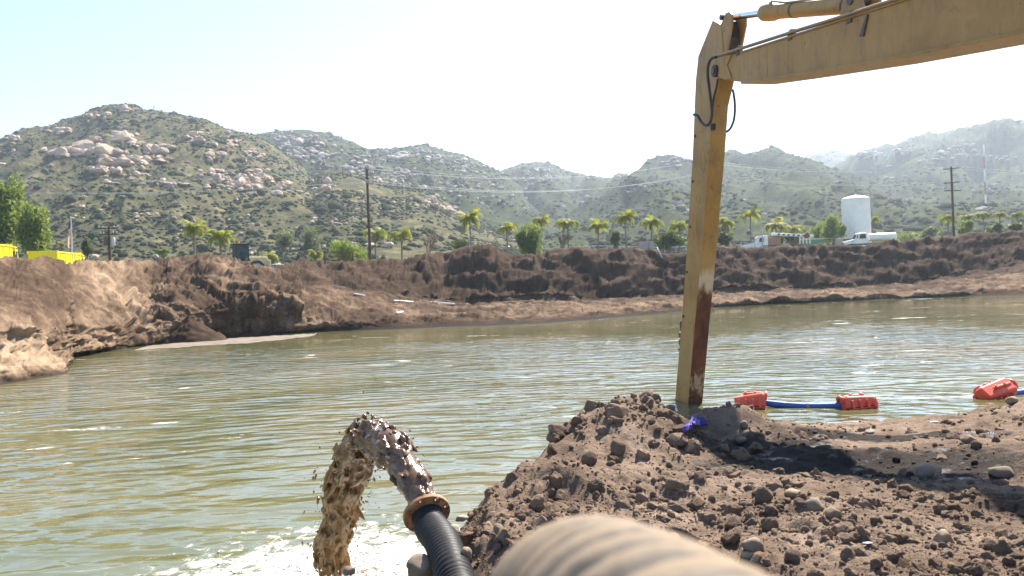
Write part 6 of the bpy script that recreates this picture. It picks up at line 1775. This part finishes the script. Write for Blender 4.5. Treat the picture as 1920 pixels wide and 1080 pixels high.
PALMS = [(366, 432, 97, 27, 'palm between the transformer pole and the loader, taller of its two'), (412, 450, 93, 28, 'bushy yellow-green palm just behind the loader\'s cab'), (507, 484, 108, 20, 'small sparse palm on the grass beside the loader'),
 (592, 480, 100, 16, 'low yellow palm top peeping over the berm near the rusty panel'), (706, 440, 115, 26, 'palm partly behind the tall bare pole'), (751, 443, 112, 26, 'palm between the tall bare pole and the reddish bare tree'),
 (884, 414, 112, 27, 'tall palm above the dark notch in the bank'), (947, 431, 116, 22, 'palm left of the dense round green tree'), (1012, 418, 122, 20, 'palm rising behind the dense round green tree'),
 (1066, 421, 118, 25, 'palm right of the dense round green tree beside twiggy growth'), (1121, 428, 120, 24, 'palm between twiggy growth and a small shrub'), (1175, 411, 118, 24, 'tallest palm of the middle row with a drooping full crown'),
 (1221, 420, 122, 24, 'palm with ragged browned fronds left of the dark round bush'), (1273, 427, 120, 22, 'palm rising over the dark round bush, next to the stick'), (1362, 421, 128, 22, 'pale palm just right of the stick'),
 (1408, 405, 130, 25, 'tall palm standing above the service truck\'s exhaust stack'), (1452, 424, 134, 24, 'palm behind the service truck\'s crane boom'), (1486, 432, 138, 24, 'yellowed palm between the crane boom and the container'),
 (1634, 415, 160, 16, 'palm half hidden behind the storage tank'), (1776, 411, 140, 18, 'palm touching the three-arm pole'), (1814, 408, 142, 16, 'palm rising from the bush right of the three-arm pole'),
 (1845, 404, 140, 16, 'slim palm beyond the bush, third from the frame edge'), (1875, 404, 142, 14, 'slim palm second from the frame edge'), (1907, 405, 140, 13, 'slim palm at the frame edge beyond the berm'),
 (112, 462, 110, 9, 'tiny fan of palm leaves behind the dump truck\'s cab guard')]
for i, a in enumerate(PALMS): palm(*a, seed=i * 7 + 3)

def leafy(name, lab, px, ptop, wpx, hpx, Y, mat, n, leaf, seed, droop=0.0, lobes=10, cat='tree', group=None, trunk=True):
    rs = np.random.RandomState(seed); k = Y / F
    t = at(px, ptop, Y); g = ground_z(t.x, Y)
    W_, H_ = wpx * k / 2, hpx * k
    ro = empty(name, (t.x, t.y, g), label=lab, cat=cat, group=group)
    top = t.z - g; cz = top - H_ / 2
    # lobes through the crown, leaves hung on each
    C = rs.normal(size=(lobes, 3)); C /= np.linalg.norm(C, axis=1)[:, None]; C = C / np.abs(C).max(1)[:, None] * .82; C *= rs.uniform(.3, .72, (lobes, 1)); C = C * [W_, W_ * .9, H_ / 2] + [0, 0, cz]
    rad = rs.uniform(.32, .55, lobes)
    li = rs.randint(0, lobes, n); d = rs.normal(size=(n, 3)); d /= np.linalg.norm(d, axis=1)[:, None]
    P = C[li] + d * (rs.uniform(.35, 1.05, n) ** .6 * rad[li])[:, None] * [W_, W_, H_ / 2]
    if droop: P[:, 2] -= droop * np.abs(rs.normal(size=n)) * H_ * .10
    P = P[P[:, 2] > -.2]; li = li[:len(P)]; n = len(P)
    a = rs.normal(size=(n, 3)); a[:, 2] -= droop * 2.2; a /= np.linalg.norm(a, axis=1)[:, None]
    b = np.cross(a, rs.normal(size=(n, 3))); b /= np.linalg.norm(b, axis=1)[:, None]
    L = leaf * rs.uniform(.6, 1.3, n)[:, None]; w = L * (.22 if droop else .45)
    V = np.stack([P - a * L * .5, P + b * w, P + a * L * .5, P - b * w], 1).reshape(-1, 3)
    tint = np.clip(.45 + rs.normal(size=n) * .17 + (rs.uniform(-.2, .2, lobes))[li[:n]], 0, 1)
    o = fast('crown', V, np.arange(4 * n).reshape(n, 4), M[mat], ro, False, {'tint': np.repeat(tint, 4)})
    if trunk:
        m = MB(); th = max(cz * .75, .4)
        m.tube([(0, 0, -.3), (.05, .02, th * .5), (0, 0, th)], [W_ * .10 + .06, W_ * .075 + .05, W_ * .06 + .04], 8)
        for c in C[:7]: m.tube([(0, 0, th * .8), tuple(np.array([0, 0, th]) * .5 + c * .5 + [0, 0, .1]), tuple(c)], [W_ * .045 + .03, W_ * .03 + .02, .02], 6)
        m.build('trunk', M['bark'], ro, smooth=True)
    return ro
PT = 'pepper trees and other broad crowns round the pit'
leafy('pepper_tree', 'big weeping pepper tree cut by the frame edge above the first dump truck', 0, 314, 84, 165, 88, 'pepper', 9000, .42, 1, .6, 22, group=PT)
leafy('pepper_tree', 'weeping pepper tree standing over the dump truck beds', 66, 370, 68, 112, 86, 'pepper', 7000, .40, 2, .6, 20, group=PT)
leafy('pepper_tree', 'round light green pepper tree behind the rusty panel', 657, 440, 84, 60, 108, 'pepper', 3600, .36, 3, .8, 14, group=PT)
leafy('evergreen_tree', 'dense round green tree growing in the dip of the bank crest', 988, 412, 58, 66, 97, 'pepper', 4200, .34, 4, .6, 13, group=PT)
leafy('pepper_tree', 'tall dense green tree pressed against the storage tank', 1560, 397, 50, 66, 146, 'pepper', 3200, .45, 5, .7, 12, group=PT)
leafy('pepper_tree', 'thin light green tree right of the green container', 1530, 412, 44, 46, 150, 'pepper', 1300, .42, 6, .8, 10, group=PT)
leafy('round_bush', 'dark round bush at the stick\'s foot of the palm row', 1254, 430, 62, 40, 112, 'darkleaf', 2600, .34, 7, 0, 12, 'bush', PT)
leafy('round_bush', 'small dark shrub with one leaning side between two palms', 1155, 431, 24, 32, 112, 'darkleaf', 800, .32, 8, 0, 7, 'bush', PT)
leafy('round_bush', 'dark shrub directly right of the stick', 1357, 432, 34, 34, 118, 'darkleaf', 1200, .34, 9, 0, 9, 'bush', PT)
leafy('round_bush', 'dark bush behind the crane boom\'s reel', 1486, 430, 34, 28, 132, 'darkleaf', 1200, .34, 10, 0, 8, 'bush', PT)
leafy('round_bush', 'small dark bush beside the one behind the crane reel', 1463, 437, 18, 20, 130, 'darkleaf', 500, .32, 11, 0, 6, 'bush', PT)
leafy('round_bush', 'bright green rounded bush right of the three-arm pole', 1810, 404, 38, 40, 132, 'pepper', 1500, .36, 12, .2, 9, 'bush', PT)
leafy('round_bush', 'grey-green bush between the slim palms', 1868, 415, 30, 30, 132, 'greyleaf', 900, .36, 13, 0, 8, 'bush', PT)
leafy('round_bush', 'low leafy bush at the frame edge under the last palms', 1906, 412, 26, 24, 130, 'darkleaf', 700, .36, 14, 0, 7, 'bush', PT)
leafy('round_bush', 'pale green shrub beside the crest below the tall palm', 862, 446, 40, 24, 108, 'pepper', 900, .32, 15, .1, 8, 'bush', PT)
leafy('evergreen_tree', 'narrow dark tree between the flagpole and the transformer pole', 162, 440, 24, 44, 100, 'darkleaf', 1100, .36, 16, .1, 8, group=PT)
leafy('eucalyptus_tree', 'tall grey-green tree rising from the hill\'s foot behind the rusty panel', 582, 415, 36, 66, 175, 'greyleaf', 1500, .6, 17, .3, 9, group=PT)
leafy('eucalyptus_tree', 'grey-green tree at the hill\'s foot behind the loader', 528, 425, 44, 50, 180, 'greyleaf', 1300, .6, 18, .2, 9, group=PT)
leafy('round_bush', 'fresh green bush on the grass left of the two palms', 306, 462, 30, 20, 120, 'pepper', 600, .4, 19, .1, 7, 'bush', PT)
leafy('round_bush', 'dusty yellow-green scrub in the dust right of the tank', 1700, 432, 50, 26, 170, 'pepper', 800, .45, 20, .1, 9, 'bush', PT)
leafy('round_bush', 'dusty scrub patch left of the three-arm pole', 1745, 425, 40, 26, 175, 'greyleaf', 700, .5, 21, 0, 8, 'bush', PT)

def bare(px, ptop, wpx, Y, lab, seed, depth=5):
    rs = random.Random(seed); t = at(px, ptop, Y); g = ground_z(t.x, Y); H = t.z - g
    ro = empty('bare_tree', (t.x, t.y, g), label=lab, cat='tree', group='leafless trees in the palm row')
    tr = MB(); br = MB(); W_ = wpx * Y / F / 2
    def grow(p, d, L, r, k):
        q = p + d * L + Vector((rs.uniform(-.1, .1), rs.uniform(-.1, .1), 0)) * L
        (tr if k == depth else br).tube([p, p.lerp(q, .5) + Vector((rs.uniform(-.05, .05) * L, 0, 0)), q], [r, r * .8, r * .62], 5)
        if k == 0: return
        for _ in range(3 if k > 2 else 4):
            e = (d + Vector((rs.uniform(-1, 1) * W_ / H * 1.3, rs.uniform(-.8, .8), rs.uniform(-.25, .45)))).normalized()
            grow(p.lerp(q, rs.uniform(.6, 1)), e, L * rs.uniform(.62, .8), r * .58, k - 1)
    for s in range(2 if wpx > 30 else 1):
        grow(Vector((rs.uniform(-.3, .3), 0, -.1)), Vector((rs.uniform(-.3, .3), 0, 1)).normalized(), H * .34, .10, depth)
    tr.build('trunk', M['bark'], ro, smooth=True); br.build('crown', M['twig'], ro)
bare(795, 420, 44, 112, 'reddish leafless tree right of the tall bare pole', 1)
bare(1044, 428, 42, 116, 'leafless tree between the dense round tree and its neighbour palm', 2)
bare(1198, 432, 40, 118, 'thin leafless tree between the tallest palm and the ragged one', 3)
bare(1384, 432, 30, 126, 'leafless tree right of the stick before the tall palm', 4, 4)

# ------------------------------------------------------------------ haze
def haze():
    mb = MB().box((350, 1460, 147), (7800, 3100, 300))
    m = bpy.data.materials.new('thin_haze'); m.use_nodes = True
    nt = m.node_tree; nt.nodes.remove(nt.nodes['Principled BSDF'])
    v = nt.nodes.new('ShaderNodeVolumePrincipled')
    v.inputs['Color'].default_value = (0.76, 0.87, 1.0, 1); v.inputs['Density'].default_value = HAZE_DENSITY
    v.inputs['Anisotropy'].default_value = 0.45
    nt.links.new(v.outputs[0], nt.nodes['Material Output'].inputs['Volume'])
    o = mb.build('haze', m)
    tag(o, 'thin pale haze in the valley air', kind='stuff')
HAZE_DENSITY = 0.00023
haze()
